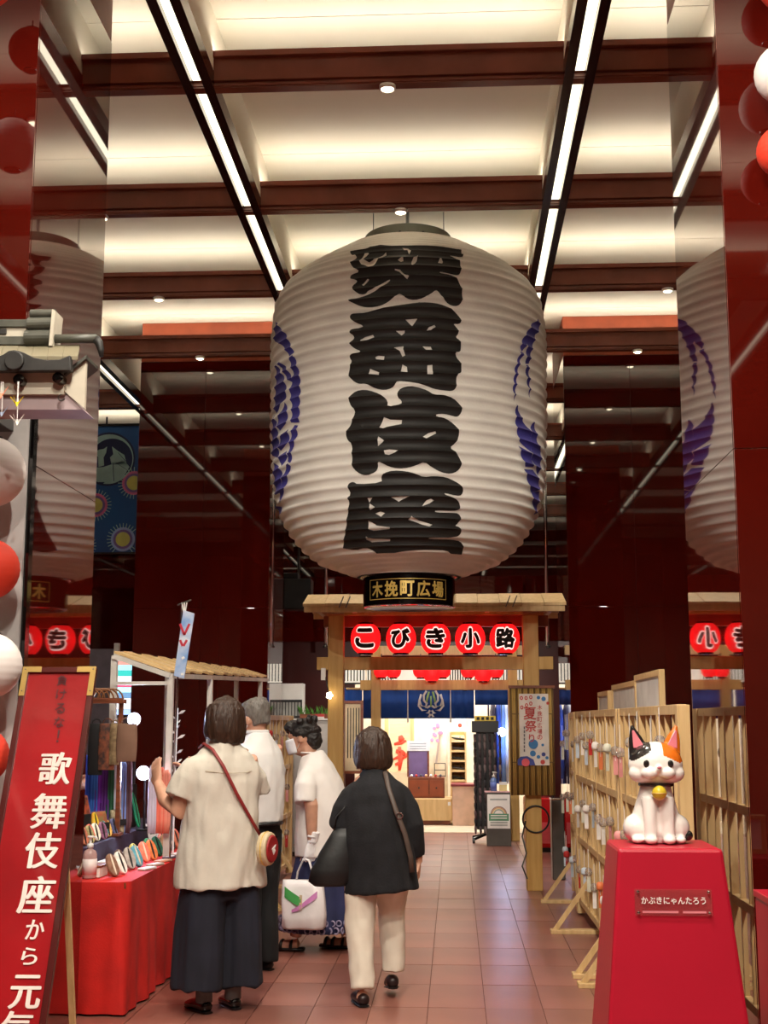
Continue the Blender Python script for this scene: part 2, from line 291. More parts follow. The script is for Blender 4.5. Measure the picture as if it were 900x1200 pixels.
# ------------------------------------------------------------------ the setting
XL, XR, YF, YB = -6.02, 5.3, -6.6, 25.6          # hall extents
ZB, ZP = 5.22, 5.68                              # underside of the beams, coffer panels
LONG = [-3.765, -1.5, .765, 3.03]                # long light beams
CROSS = [7.2-1.91*k for k in range(4, 0, -1)] + [7.2, 9.11, 11.02, 12.93, 15.1, 17.2, 19.4, 21.6, 23.9]

# floor: slab with single tiles
fl = tag(MB().box(XL-.2, XR+.2, YF-.2, YB+.2, -.12, -.006).build('floor', M_grout), kind='structure', label='terracotta tiled floor of the hall')
TW, TD = .297, .6
tile_me = {}
for k, m in ((0, M_tile), (1, M_tile2)):
    me = MB().box(-TW/2+.002, TW/2-.002, -TD/2+.002, TD/2-.002, -.03, 0).mesh('tile'); me.materials.append(m); tile_me[k] = me
rest = MB()
x = .145 + TW/2
cols = [round(.145 + TW/2 + i*TW, 4) for i in range(-20, 17)]
cnt = 0
for j in range(-16, 31):
    y = 8.87 + TD*(j+.5) - TD*4
    if y < -4 or y > 20: continue
    for cx in cols:
        if cx < XL or cx > XR: continue
        if 6.2 < y < 18.2 and -1.75 < cx < 1.2:
            o = bpy.data.objects.new('tile', tile_me[random.random() < .35]); C.objects.link(o); o.parent = fl; o.location = (cx, y, random.uniform(-.0006, .0006)); cnt += 1
        else:
            rest.box(cx-TW/2+.002, cx+TW/2-.002, y-TD/2+.002, y+TD/2-.002, -.03, 0)
tag(rest.build('tile_field', M_tile, fl), kind='stuff')

# ceiling: slab, coffer panels, beams
ce = tag(MB().box(XL-.2, XR+.2, YF-.2, YB+.2, ZP+.02, ZP+.15).build('ceiling', M_cream), kind='structure', label='cream coffered ceiling lit by hidden lamps')
xs = [XL] + LONG + [XR]; ys = [YF] + CROSS + [YB]
for a, b in zip(xs[:-1], xs[1:]):
    for c, d in zip(ys[:-1], ys[1:]):
        box('panel', M_cream if c > YF else M_beam, ce, a+.003, b-.003, c+.046, d+.040, ZP, ZP+.02)
for k, y in enumerate(CROSS):
    b = MB().prism([(y,5.262),(y,5.41),(y+.085,5.41),(y+.085,5.22),(y+.012,5.22),(y+.012,5.228),(y+.004,5.23),(y+.004,5.244),(y+.02,5.248),(y+.02,5.258)], 'x', XL, XR).build('trim_%d' % (k+1), M_beam)
    tag(b, 'brown lacquered ceiling cross beam', kind='structure')
    MB().prism([(y-.03,5.402),(y-.03,5.438),(y-.024,5.438),(y-.024,5.409),(y+.109,5.409),(y+.109,5.438),(y+.115,5.438),(y+.115,5.402)], 'x', XL, XR).build('added_lamp_tray', M_beam, b)  # lipped tray added to hide the cove lamps from below
    for sg in (-1, 1):      # cove lamps on top of the beam wash the coffer panels on both sides
        l = bpy.data.lights.new('cove_lamp', 'AREA'); l.shape = 'RECTANGLE'; l.size = XR-XL-.1; l.size_y = .04; l.energy = COVE_W; l.color = (1, .93, .79)
        o = bpy.data.objects.new('cove_lamp', l); C.objects.link(o); o.location = ((XL+XR)/2, y+.043+sg*.028, 5.424); o.rotation_euler = (PI - sg*R(54), 0, 0)
n = len(CROSS)
for k, x in enumerate(LONG):
    r = thing('trim_%d' % (n+k+1), 'dark long ceiling beam with a glowing light slot', None, (x, YF, ZB)); tag(r, kind='structure')
    for s in (-1, 1):
        box('rail', M_rail, r, x+s*.062-.029, x+s*.062+.029, YF, YB, 5.212, 5.315)
        box('cheek', M_cream, r, x+s*.075-.012, x+s*.075+.012, YF, YB, 5.315, ZP)
    for c, d in zip(ys[:-1], ys[1:]):
        box('light_diffuser', M_strip, r, x-.03, x+.03, c+.12, d-.035, 5.245, 5.262)

# outer walls
M_wall = M_col
tag(MB().box(XL-.2, XL, YF-.2, YB+.2, -.1, ZP+.1).build('wall_left', M_wall), 'polished dark red side wall', kind='structure')
tag(MB().box(XR, XR+.2, YF-.2, YB+.2, -.1, ZP+.1).build('wall_right', M_wall), 'polished dark red side wall', kind='structure')
tag(MB().box(XL, XR, YB, YB+.2, -.1, ZP+.1).build('wall_back', M_wall), 'polished dark red end wall', kind='structure')
tag(MB().box(XL, XR, YF-.2, YF, -.1, ZP+.1).build('wall_front', mat('front_wall', (120,90,74), .5)), 'wall behind the viewer', kind='structure')

# square columns clad in polished panels
def column(label, x0, x1, y0, y1, inner):
    t = thing('column', label, 'column', ((x0+x1)/2, (y0+y1)/2, 0))
    g = .014
    box('core', M_seam, t, x0+g, x1-g, y0+g, y1-g, 0, ZP)
    zs = [0, 2.62, ZB+.03]
    e = .0015
    for a, b in zip(zs[:-1], zs[1:]):
        xm = (x0+x1)/2
        for u, v in ((x0, xm), (xm, x1)):
            for yy in (y0, y1-g-.002):
                box('panel', M_col, t, u+e+(g if 0 else 0), v-e, yy, yy+g+.002, a+e, b-e, bevel=.001)
        for xx in (x0, x1-g-.002):
            box('panel', M_col, t, xx, xx+g+.002, y0+g+.004, y1-g-.004, a+e, b-e, bevel=.001)
    MB().box(x0+.004, x1-.004, y0+.004, y1-.004, ZB+.035, ZP-.002).build('capital', M_cap, t)
    return t
column('front left polished dark red column mirroring the giant lantern', -3.27, -1.9, 5.5, 6.72, 1)
column('front right polished dark red column mirroring the giant lantern', 1.2, 2.57, 5.5, 6.72, -1)
column('rear left polished dark red column behind the market stall', -3.31, -1.905, 13.25, 14.4, 1)
column('rear right polished dark red column behind the wooden lattice screens', 1.165, 2.54, 13.25, 14.7, -1)

# downlights under the cross beams
M_lens = mat('downlight_lens', (255,248,230), .4, emit=(255,240,205), es=9)
def downlight(x, y, label):
    t = thing('ceiling_downlight', label, 'light', (x, y, ZB), group='round ceiling downlights')
    MB().lathe([(.05,0),(.05,-.02),(.042,-.026),(.036,-.02),(.036,0)], (x, y, ZB), 20).build('rim', M_white, t, smooth=True)
    MB().lathe([(.001,-.034),(.02,-.031),(.035,-.02),(.035,-.005)], (x, y, ZB), 20).build('lens', M_lens, t, smooth=True)
    if abs(x+.37) < .1 and 9 < y < 11.5: return
    if y > 12.5 and abs(x+.37) > 1: return
    wide = y < 4.5
    mid = abs(x+.37) < 1
    spot((x, y, ZB-.05), SPOT_W*(2.6 if wide else .75 if y < 6 else 1) if mid else SPOT_W*.3, 176 if wide and mid else 95, .25 if wide and mid else .6)
for k, y in enumerate(CROSS):
    if not (-3 < y < 16): continue
    for x, w in ((-2.62,'left'), (-.37,'middle'), (1.9,'right')):
        if 13 < y and abs(x+.37) > 1: continue
        n2_ = {5.29:'above the sign board', 3.38:'just before the sign board', 1.47:'near the entrance', -.44:'over the entrance', 15.1:'past the rear columns'}.get(round(y, 2))
        n_ = {7.2:'nearest', 9.11:'second', 11.02:'third', 12.93:'fourth'}.get(round(y, 2))
        downlight(x, y+.043, ('small round downlight under the %s visible cross beam' % n_ if n_ else 'small round downlight under the cross beam %s' % n2_) + (', %s of three' % w if y < 14 else ''))
# ------------------------------------------------------------------ the giant paper lantern
LX, LY = -.352, 10.17
NRIB = 40
Z0, Z1 = PROF[0][0], PROF[-1][0]
_ps = sorted(PROF)
def smooth_r(z):
    z = max(Z0, min(Z1, z))
    for (a, ra), (b, rb) in zip(_ps[:-1], _ps[1:]):
        if z <= b: return ra + (rb-ra)*(z-a)/(b-a)
    return _ps[-1][1]
# arc-length positions of the ribs so that they stay even round the shoulders
_N = 800; _arc = [0.0]
for i in range(1, _N+1):
    za, zb = Z0+(Z1-Z0)*(i-1)/_N, Z0+(Z1-Z0)*i/_N
    _arc.append(_arc[-1] + math.hypot(zb-za, smooth_r(zb)-smooth_r(za)))
def arc_of(z):
    f = max(0, min(_N, (z-Z0)/(Z1-Z0)*_N)); i = min(int(f), _N-1); return _arc[i] + (_arc[i+1]-_arc[i])*(f-i)
def z_of(s):
    lo, hi = 0, _N
    while hi-lo > 1:
        m = (lo+hi)//2
        if _arc[m] <= s: lo = m
        else: hi = m
    return Z0 + (Z1-Z0)*(lo + (s-_arc[lo])/max(1e-9, _arc[hi]-_arc[lo]))/_N
def lantern_pt(th, z, off=0.0):
    """th: degrees from the side that faces the hall entrance, positive to the right"""
    t = arc_of(z)/_arc[-1]*NRIB; f = t-math.floor(t)
    sag = .019*math.sin(PI*f)**.8
    a = R(th); r = smooth_r(z)
    r += .006*noise.noise(Vector((2.5*math.sin(R(th)), 2.5*math.cos(R(th)), z*6.0)))
    se = abs((th+5) % 22.5 - 11.25); r += .004*max(0, 1-se/.8)
    # surface normal of the smooth profile
    dz = .02; dr = (smooth_r(z+dz)-smooth_r(z-dz))/(2*dz) if Z0+dz < z < Z1-dz else (3 if z < (Z0+Z1)/2 else -3)
    nn = math.hypot(1, dr); nr, nz = 1/nn, -dr/nn
    r2 = r + nr*(off-sag); zz = z + nz*(off-sag)
    return (LX + r2*math.sin(a), LY - r2*math.cos(a), zz)
lan = thing('giant_paper_lantern', 'giant white ribbed paper lantern with bold black characters hanging overhead', 'lantern', (LX, LY, 2.38))
nth, per = 256, 6
rows = [z_of(_arc[-1]*i/(NRIB*per)) for i in range(NRIB*per+1)]
MB().loft([[lantern_pt(360*j/nth, z) for j in range(nth)] for z in rows], cap=False).build('paper_body', M_paper, lan, smooth=True)
def lantern_paint(name, polys, m, smooth=1):
    k = R(1)*1.1
    if name == 'crest_feather':      # a little bolder, as dyed
        cx = sum(a for a, z in polys[0])/len(polys[0]); cz = sum(z for a, z in polys[0])/len(polys[0])
        polys = [[(cx+(a-cx)*1.14, cz+(z-cz)*1.06) for a, z in polys[0]]]
    me = fill2d([[(a*k, z) for a, z in p] for p in polys], smooth if len(polys[0]) > 40 else 0)
    return decal(name, me, m, lan, lambda x, y, z: lantern_pt(x/k, y, .0045), k*360/256, 0, rows)
for p in KANJI: lantern_paint('brush_character', p, M_ink)
mir = lambda ps, c: [[(2*c-a, z) for a, z in p][::-1] for p in ps]
for p in CREST_L + mir([q for q in CREST_L if max(a for a, z in q) > -66], -89): lantern_paint('crest_feather', [p], M_indigo)
for p in CREST_R + mir([q for q in CREST_R if min(a for a, z in q) < 62], 90): lantern_paint('crest_feather', [p], M_indigo)
zt = Z1
MB().lathe([(.53,-.012),(.50,.0),(.43,.002),(.35,.002)], (LX, LY, zt), 64, cap=False).build('top_hoop', M_paper, lan, smooth=True)
rg = MB().lathe([(.345,.0),(.356,.005),(.356,.145),(.345,.15),(.30,.15)], (LX, LY, zt), 64).build('top_ring', mat('dark_steel_ring', (104,108,98), .4, metal=.3), lan, smooth=True, bevel=.002)
for a in (-40, -8, 22): 
    q = Vector((LX+.358*math.sin(R(a)), LY-.358*math.cos(R(a)), zt+.075)); MB().ball(q, .012).build('bolt', M_black, rg)
for a in (0, 120, 240):
    p = (LX+.34*math.sin(R(a)), LY-.34*math.cos(R(a)), zt+.13)
    MB().cyl(p, (p[0], p[1], ZP), .004, n=6).build('hanging_wire', M_steel, lan)
MB().cyl((LX, LY, zt+.1), (LX, LY, ZP), .012, n=8).build('hanging_rod', M_steel, lan)
# name ring under it
zb0, zb1, rb = 2.345, 2.575, .362
pl = MB().lathe([(.02,zb0+.03),(rb-.06,zb0+.02),(rb-.01,zb0),(rb,zb0+.006),(rb,zb1),(rb+.02,zb1+.01),(.3,zb1+.015)], (LX, LY, 0), 64).build('name_ring', M_lacquer, lan, smooth=True)
pl.modifiers.new('e', 'EDGE_SPLIT').split_angle = R(40)
def ring_pt(off=.003): return lambda x, y, z: (LX+(rb+off+z)*math.sin(x/rb), LY-(rb+off+z)*math.cos(x/rb), (zb0+zb1)/2+.005+y)
W2, H2, T2 = .338, .078, .005
decal('gold_border', fill2d([rect(-W2, W2, -H2, H2), rect(-W2+T2, W2-T2, -H2+T2, H2-T2)]), M_gold, pl, ring_pt(.002), .03)
for i, ch in enumerate('木挽町広場'):
    me = glyphs(ch, .108, .122, .03)
    for v in me.vertices: v.co.x += (i-2)*.125
    decal('gold_character', me, M_gold, pl, ring_pt(.003), .03)
# ------------------------------------------------------------------ wooden gate with the lit red lanterns
GY, GY2 = 11.87, 16.67
gate = thing('wooden_gate', 'pale wooden lantern gate with a flat roof over the walkway', 'gate', (-.2, GY, 0))
for x in (-1.075, .69): box('post', M_gold_wood, gate, x-.07, x+.07, GY-.07, GY+.07, 0, 2.42, bevel=.006)
box('lower_beam', M_gold_wood, gate, -1.25, .89, GY-.045, GY+.045, 1.93, 2.045, bevel=.005)
box('upper_beam', M_cap, gate, -1.2, .86, GY+.05, GY+.13, 2.325, 2.425, bevel=.004)
box('tie_beam', M_gold_wood, gate, -1.0, .62, GY-.06, GY+.06, 2.425, 2.45)
# roof of overlapping boards, ridge along x
for s in (-1, 1):
    for i in range(12):
        x0 = -1.34 + i*2.33/12; x1 = x0 + 2.33/12 - .004; dz = .002*(i % 2)
        MB().hexa([(x0,GY,2.60+dz),(x1,GY,2.60+dz),(x1,GY+s*.42,2.475+dz),(x0,GY+s*.42,2.475+dz),(x0,GY,2.62+dz),(x1,GY,2.62+dz),(x1,GY+s*.42,2.50+dz),(x0,GY+s*.42,2.50+dz)]).build('roof_board', M_wood, gate)
    box('eave_board', M_wood, gate, -1.33, .975, GY+s*.40-.012, GY+s*.40+.012, 2.425, 2.475, bevel=.003)
for x in (-1.22, -.9, .3, .86): box('rafter', M_wood, gate, x-.02, x+.02, GY-.40, GY+.40, 2.44, 2.49)
for x in (-.985, -.925, .485, .545): MB().bar((x-.03, GY-.44, 2.46), (x+.01, GY-.44, 2.56), .03, .008).build('roof_clip', M_steel, gate)
# rear frame of the gate passage
for x in (-1.0, .735): box('rear_post', M_gold_wood, gate, x-.06, x+.06, GY2-.06, GY2+.06, 0, 2.42, bevel=.005)
box('rear_lower_beam', M_gold_wood, gate, -1.2, .93, GY2-.04, GY2+.04, 1.86, 1.985, bevel=.004)
box('rear_upper_beam', M_wood, gate, -1.2, .93, GY2-.04, GY2+.04, 2.30, 2.42, bevel=.004)
def red_lantern(x, y, z, ch, label, r=.137, group=None):
    t = thing('red_paper_lantern', label, 'lantern', (x, y, z-r), group=group)
    nr = 14
    prof = []
    for i in range(nr*3+1):
        a = -1.13 + 2.26*i/(nr*3)
        prof.append((r*math.cos(a)**.75*(1-.012*abs(math.sin(PI*i/3))), r*1.02*math.sin(a)/math.sin(1.13)*.93))
    MB().lathe(prof, (x, y, z), 40, cap=False).build('paper_shade', M_glow_red, t, smooth=True)
    for s in (-1, 1):
        MB().lathe([(.03,0),(r*.48,0),(r*.5,.004),(r*.5,.02),(.03,.02)], (x, y, z + (r*.92 if s > 0 else -r*.92-.02)), 24).build('cap', M_lacquer, t)
    MB().cyl((x, y, z+r), (x, y, 2.33 if r > .12 else z+r+.1), .006, n=6).build('hook', M_black, t)
    if ch:
        def fn(off):
            def f(px, py, pz):
                a = px/r; rr = r*max(.35, math.cos(max(-1.1, min(1.1, py/r))))**.75 + off + pz
                return (x+rr*math.sin(a), y-rr*math.cos(a), z+py)
            return f
        decal('character_outline', glyphs(ch, .212, .212, .085), mat('lit_white_print', (255,225,215), .6, emit=(255,214,204), es=.8), t, fn(.003), .02, .02)
        decal('character', glyphs(ch, .182, .182, .048), M_ink, t, fn(.007), .02, .02)
    point((x, y-.0, z), .6, (1, .2, .15), .05)
for i, (u, ch) in enumerate(zip((428.5, 470, 510.5, 551, 591.5), 'こびき小路')):
    p = at(u, 748.5, GY-.03)
    red_lantern(p.x, GY-.03, p.z, ch, 'lit red paper lantern with the character %s on the gate, %s from the left' % (ch, ORD[i]), group='lit lettered lanterns on the gate')
rl = [(447,'leftmost'),(461,'second from the left'),(493,'third from the left'),(506,'fourth from the left'),(519,'fifth from the left'),(549,'third from the right'),(566,'second from the right'),(581,'rightmost')]
for i, (u, w) in enumerate(rl):
    p = at(u, 788 if i in (3, 6) else 785, GY2-.2)
    red_lantern(p.x, GY2-.2, p.z, None, 'small lit red lantern hanging over the shop doorway, %s of its row' % w, r=.115 if i in (3, 6) else .1, group='red lanterns over the shop doorway')
# ------------------------------------------------------------------ right side: lattice screens, chimes, boards, pedestal
def screen(label, x0, y0, x1, y1, feet, side, h=1.52, step=.19):
    L = math.hypot(x1-x0, y1-y0)
    t = thing('lattice_screen', label, 'screen', (x0, y0, 0), math.atan2(y1-y0, x1-x0)); local(t)
    for x in (0, L): box('post', M_wood, t, x-.028, x+.028, -.028, .028, .02, h+.02, bevel=.003)
    for z in (h, 1.04, .58, .12): box('rail', M_wood, t, 0, L, -.018, .018, z-.022, z+.022, bevel=.002)
    k = int(L/step)
    for i in range(1, k):
        wd = .02 if i % 3 == 0 else .009
        box('slat', M_wood, t, L*i/k-wd, L*i/k+wd, -.012 if i % 3 else -.02, .012 if i % 3 else .02, .1, h)
    for f in feet:
        b = box('foot', M_wood, t, f-.05, f+.05, min(-.08*side, .30*side), max(-.08*side, .30*side), 0, .025, bevel=.002)
        for s in (side,): MB().bar((f, s*.27, .02), (f, s*.02, .36), .03, .03, ref=(1,0,0)).build('brace', M_wood, b)
    return t
screen('slatted wooden lattice screen hung with wind chimes, nearest the cat statue', .985, 5.75, .975, 7.72, (.12, 1.9), 1)
screen('slatted wooden lattice screen hung with wind chimes, middle of the right row', .97, 7.8, .955, 10.36, (.12, 1.72), 1)
screen('narrow slatted lattice screen beside the bamboo blind', .955, 10.44, 1.03, 11.7, (.62,), 1)
screen('slatted lattice screen behind the person in the white T-shirt', -1.66, 10.3, -1.62, 12.9, (.2, 1.6), -1, h=1.5)
CH = [((235,228,222),'white'), ((226,150,150),'pink'), ((222,120,70),'orange'), ((196,44,44),'red'), ((214,214,196),'pale green'), ((200,214,228),'pale blue')]
M_glass = mat('chime_glass', (240,236,232), .06, trans=.85, ior=1.25, coat=.4)
def chime(x, y, z, k, where):
    c, cn = CH[k % 6]
    t = thing('wind_chime', 'wind chime with %s strip, %s' % (cn, where), 'wind chime', (x, y, z-.2), group='wind chimes hung on the lattice screens')
    m = mat('chime_'+cn.replace(' ', '_'), c, .5)
    MB().lathe([(.008,.034),(.02,.028),(.026,.01),(.024,-.008),(.02,-.018),(.018,-.014),(.022,.006)], (x, y, z), 14, cap=False).build('glass_bell', M_glass if random.random() < .8 else m, t, smooth=True)
    MB().cyl((x, y, z+.16), (x, y, z-.05), .0022, n=5).build('cord', M_white, t)
    a = random.uniform(-.9, .9); d = Vector((math.cos(a), math.sin(a), 0))*.013; z += .03
    MB().hexa([(x-d.x,y-d.y,z-.16),(x+d.x,y+d.y,z-.16),(x+d.x+.001,y+d.y+.002,z-.16),(x-d.x+.001,y-d.y+.002,z-.16),(x-d.x,y-d.y,z-.05),(x+d.x,y+d.y,z-.05),(x+d.x+.001,y+d.y+.002,z-.05),(x-d.x+.001,y-d.y+.002,z-.05)]).build('paper_strip', m, t)
random.seed(11)
for zr, zn in ((1.33,'top'), (.86,'middle'), (.40,'bottom')):
    for i in range(17):
        y = 6.05 + i*.34 + random.uniform(-.06, .06)
        if zr < .8 and y < 7.4: continue
        chime(.93+random.uniform(-.012,.008), y, zr+random.uniform(-.06, .05), random.randrange(6), '%s row of right screens, %s from pedestal' % (zn, ORD[i]))
    for i in range(6):
        chime(-1.595, 10.5+i*.4, zr+random.uniform(-.03, .03), random.randrange(6), '%s row of left screen, %s from the viewer' % (zn, ORD[i]))

def board(label, y0, y1, h, x=1.13):
    t = thing('framed_board', label, 'board', (x, (y0+y1)/2, 0)); m = mat('grey_board_paper', (206,202,198), .6)
    box('sheet', m, t, x-.008, x+.008, y0+.03, y1-.03, .05, h-.03)
    for y in (y0, y1-.035): box('stile', M_wood, t, x-.016, x+.016, y, y+.035, 0, h, bevel=.002)
    for z in (.03, h-.035): box('crosspiece', M_wood, t, x-.015, x+.015, y0+.035, y1-.035, z, z+.035, bevel=.002)
board('tall wood framed grey board standing nearest, behind the lattice screens', 7.2, 8.2, 1.75)
board('tall wood framed grey board standing in the middle behind the lattice screens', 8.3, 9.55, 1.725, 1.15)
board('tall wood framed grey board standing farthest behind the lattice screens', 9.62, 10.3, 1.69)

# red pedestal with a plaque
M_ped = mat('crimson_paint', (172,15,42), .38, var=.03, nscale=2, bump=.02, bscale=200)
PXc, PYc, PH = .731, 4.775, 1.04
ped = thing('statue_pedestal', 'tapered crimson pedestal with a clear plaque under the cat statue', 'pedestal', (PXc, PYc, 0))
def fr(z):
    k = 1-z/PH; return .177+.10*k, .175+.10*k
v8 = [(PXc+sx*fr(z)[0], PYc+sy*fr(z)[1], z) for z in (0, PH) for sx, sy in ((-1,-1),(1,-1),(1,1),(-1,1))]
MB().hexa(v8).build('body', M_ped, ped, bevel=.012)
fn_ = Vector((0, -1, -(.10/PH)))  # outward normal of the front face points down a little
def front(z): return Vector((PXc, PYc-fr(z)[1], z))
ey = (front(PH)-front(0)).normalized(); ex = Vector((1,0,0)); en = ex.cross(ey)*1.0
if en.y > 0: en = -en
pz = .865; po = front(pz)
plq = flat('plaque', fill2d([rect(-.129, .129, -.043, .043)]), mat('clear_acrylic', (206,120,120), .08, trans=.7, coat=.5, alpha=.35), ped, po, ex, ey, en, .009)
plq.modifiers.new('s', 'SOLIDIFY').thickness = .006
flat('plaque_lettering', glyphs('かぶきにゃんたろう', .215, .024, .012), M_white, plq, po+ey*.006, ex, ey, en, .0105)
flat('plaque_underline', fill2d([rect(-.105, .015, -.0035, .0035), rect(.03, .108, -.0035, .0035)]), mat('faint_print', (206,120,130), .5), plq, po-ey*.031, ex, ey, en, .0105)
for sx in (-1, 1):
    for sy in (-1, 1):
        q = po+ex*sx*.118+ey*sy*.034+en*.012; MB().ball(q, .006, 10, 6).build('screw', M_chrome, plq)
# plain ceramic calico cat figurine (a stand-in of the same size and colours)
CZ = PH+.001; CX, CY = PXc-.012, PYc+.03
M_cer = mat('white_ceramic', (236,230,224), .12, coat=.6, var=.01)
M_cer_o = mat('orange_ceramic', (208,104,24), .12, coat=.6, var=.04)
M_cer_k = mat('black_ceramic', (34,31,30), .12, coat=.6)
M_pink = mat('pink_ceramic', (214,120,132), .25, coat=.3)
def remeshed(mb, voxel, smooth_it=6):
    o = put('tmp', mb.mesh('m'), None); r = o.modifiers.new('r', 'REMESH'); r.mode = 'VOXEL'; r.voxel_size = voxel
    s = o.modifiers.new('s', 'SMOOTH'); s.iterations = smooth_it; s.factor = .5
    me = evaluated(o); me.materials.clear(); return me
cat = thing('cat_figurine', 'glossy white ceramic calico cat figurine sitting on the crimson pedestal', 'statue', (CX, CY, CZ))
b = MB()
b.tube([(CX,CY+.03,CZ),(CX,CY+.03,CZ+.05),(CX,CY+.02,CZ+.11),(CX,CY+.01,CZ+.17),(CX,CY,CZ+.22)], [(.085,.075),(.093,.085),(.08,.072),(.062,.055),(.05,.045)], 20)
for s in (-1, 1):
    b.tube([(CX+s*.03,CY-.035,CZ+.16),(CX+s*.032,CY-.055,CZ+.08),(CX+s*.032,CY-.06,CZ+.012)], [.03,.022,.022], 12)
    b.ball((CX+s*.032, CY-.072, CZ+.016), .024, rz=.016)
    b.ball((CX+s*.075, CY+.02, CZ+.05), .045, rz=.05, ry=.06)
    b.ball((CX+s*.075, CY-.035, CZ+.014), .022, rz=.014, ry=.03)
me = remeshed(b, .005)
put('body', me, M_cer, cat, smooth=True)
h = MB(); hz = CZ+.275
h.ball((CX, CY-.01, hz), .098, 20, 14, rz=.082, ry=.08)
for s in (-1, 1):
    h.ball((CX+s*.03, CY-.075, hz-.028), .03, rz=.022, ry=.026)
    h.ball((CX+s*.055, CY-.03, hz-.03), .045, rz=.035, ry=.04)
    h.tube([(CX+s*.052,CY,hz+.03),(CX+s*.068,CY,hz+.09),(CX+s*.08,CY,hz+.14)], [(.042,.026),(.026,.016),(.005,.004)], 12)
h.ball((CX, CY-.09, hz-.012), .012, rz=.012)
me = remeshed(h, .004)
head = put('head', me, [M_cer, M_cer_k, M_cer_o], cat, smooth=True)
for p in me.polygons:
    c = p.center; dx = c.x-CX; dz = c.z-hz
    if dz > .012 + .55*abs(abs(dx)-.085) and dx < -.022: p.material_index = 1
    if dz > .006 + .45*abs(abs(dx)-.08) and dx > .018: p.material_index = 2
for s in (-1, 1):
    MB().hexa([(CX+s*.038,CY-.026,hz+.062),(CX+s*.078,CY-.022,hz+.058),(CX+s*.078,CY-.016,hz+.058),(CX+s*.038,CY-.02,hz+.062),(CX+s*.074,CY-.013,hz+.122),(CX+s*.08,CY-.012,hz+.12),(CX+s*.08,CY-.008,hz+.12),(CX+s*.074,CY-.009,hz+.122)]).build('ear_lining', M_pink, head, bevel=.003)
    MB().ball((CX+s*.042, CY-.082, hz+.004), .011, 12, 8, rz=.014, ry=.006).build('eye', M_cer_k, head, smooth=True)
MB().ball((CX, CY-.1, hz-.008), .008, 10, 6, rz=.005, ry=.005).build('nose', M_pink, head, smooth=True)
MB().torus((CX, CY-.005, CZ+.205), .056, .008, 28, 8).build('collar', M_cer_k, cat, smooth=True)
bl = MB().ball((CX, CY-.078, CZ+.178), .026, 18, 12).build('bell', mat('yellow_ceramic', (214,190,50), .2, coat=.4), cat, smooth=True)
MB().torus((CX, CY-.078, CZ+.178), .0262, .0022, 24, 6).build('bell_seam', M_gold, bl)
MB().tube([(CX+.06,CY+.07,CZ+.02),(CX+.1,CY+.05,CZ+.02),(CX+.112,CY,CZ+.025),(CX+.1,CY-.03,CZ+.03)], [.018,.018,.019,.02], 12).build('tail', M_cer_k, cat, smooth=True, subsurf=1)

# second red stand at the right edge with a small framed notice
rs = thing('red_stand', 'red box stand cut by the right edge beside the front right column', 'stand', (1.33, 4.75, 0))
box('body', M_ped, rs, 1.085, 1.56, 4.55, 4.95, 0, .84, bevel=.008); box('top_board', M_ped, rs, 1.08, 1.565, 4.545, 4.955, .84, .865, bevel=.004)
nt = thing('wood_notice_frame', 'small pale wood notice frame standing on the red stand at the right edge', 'frame', (1.26, 4.75, .866))
for x in (1.105, 1.41): box('stile', M_wood, nt, x, x+.022, 4.74, 4.765, .866, 1.04)
for z in (.866, 1.02): box('crosspiece', M_wood, nt, 1.127, 1.41, 4.742, 4.763, z, z+.02)
box('sheet', M_white, nt, 1.127, 1.41, 4.75, 4.755, .886, 1.02)

# round paper lanterns strung down the column fronts
M_lw = mat('white_round_paper', (214,206,202), .7, var=.03); M_lr = mat('red_round_paper', (206,52,28), .7, var=.05, nscale=4)
def round_lantern(u, v, white, side, which, r=.13):
    p = at(u, v, 5.345 if side == 'right' else 5.2)
    t = thing('round_paper_lantern', '%s round paper lantern on the front %s column, %s' % ('white' if white else 'red', side, which), 'lantern', (p.x, p.y, p.z-r), group='round lanterns on the column fronts')
    prof = []
    for i in range(37):
        a = -1.28+2.56*i/36
        prof.append((r*math.cos(a)*(1-.012*abs(math.sin(PI*i/3))), r*math.sin(a)))
    MB().lathe(prof, p, 32, cap=False).build('paper_shade', M_lw if white else M_lr, t, smooth=True)
    for s in (-1, 1): MB().lathe([(.01,0),(r*.3,0),(r*.32,.012),(.01,.014)], (p.x, p.y, p.z+s*r*.955-.006), 16).build('cap', M_black, t)
    MB().cyl((p.x, p.y, p.z+r*.95), (p.x, p.y, p.z+r*1.42), .004, n=6).build('cord', M_black, t)
for a in ((-14,-22,0,'left','topmost of the strip',.11),(-38,100,1,'left','second from top',.13),(-12,553,1,'left','above the middle red one',.148),(-13,667,0,'left','between two white ones',.125),
          (-13,780,1,'left','beside the sign board top',.133),(-22,886,0,'left','lowest, partly behind the red sign board',.112),
          (921,-22,0,'right','cut by the top edge',.125),(919,86,1,'right','the only white one there',.128),(917,177,0,'right','below the white one',.11)):
    round_lantern(*a[:5], r=a[5])
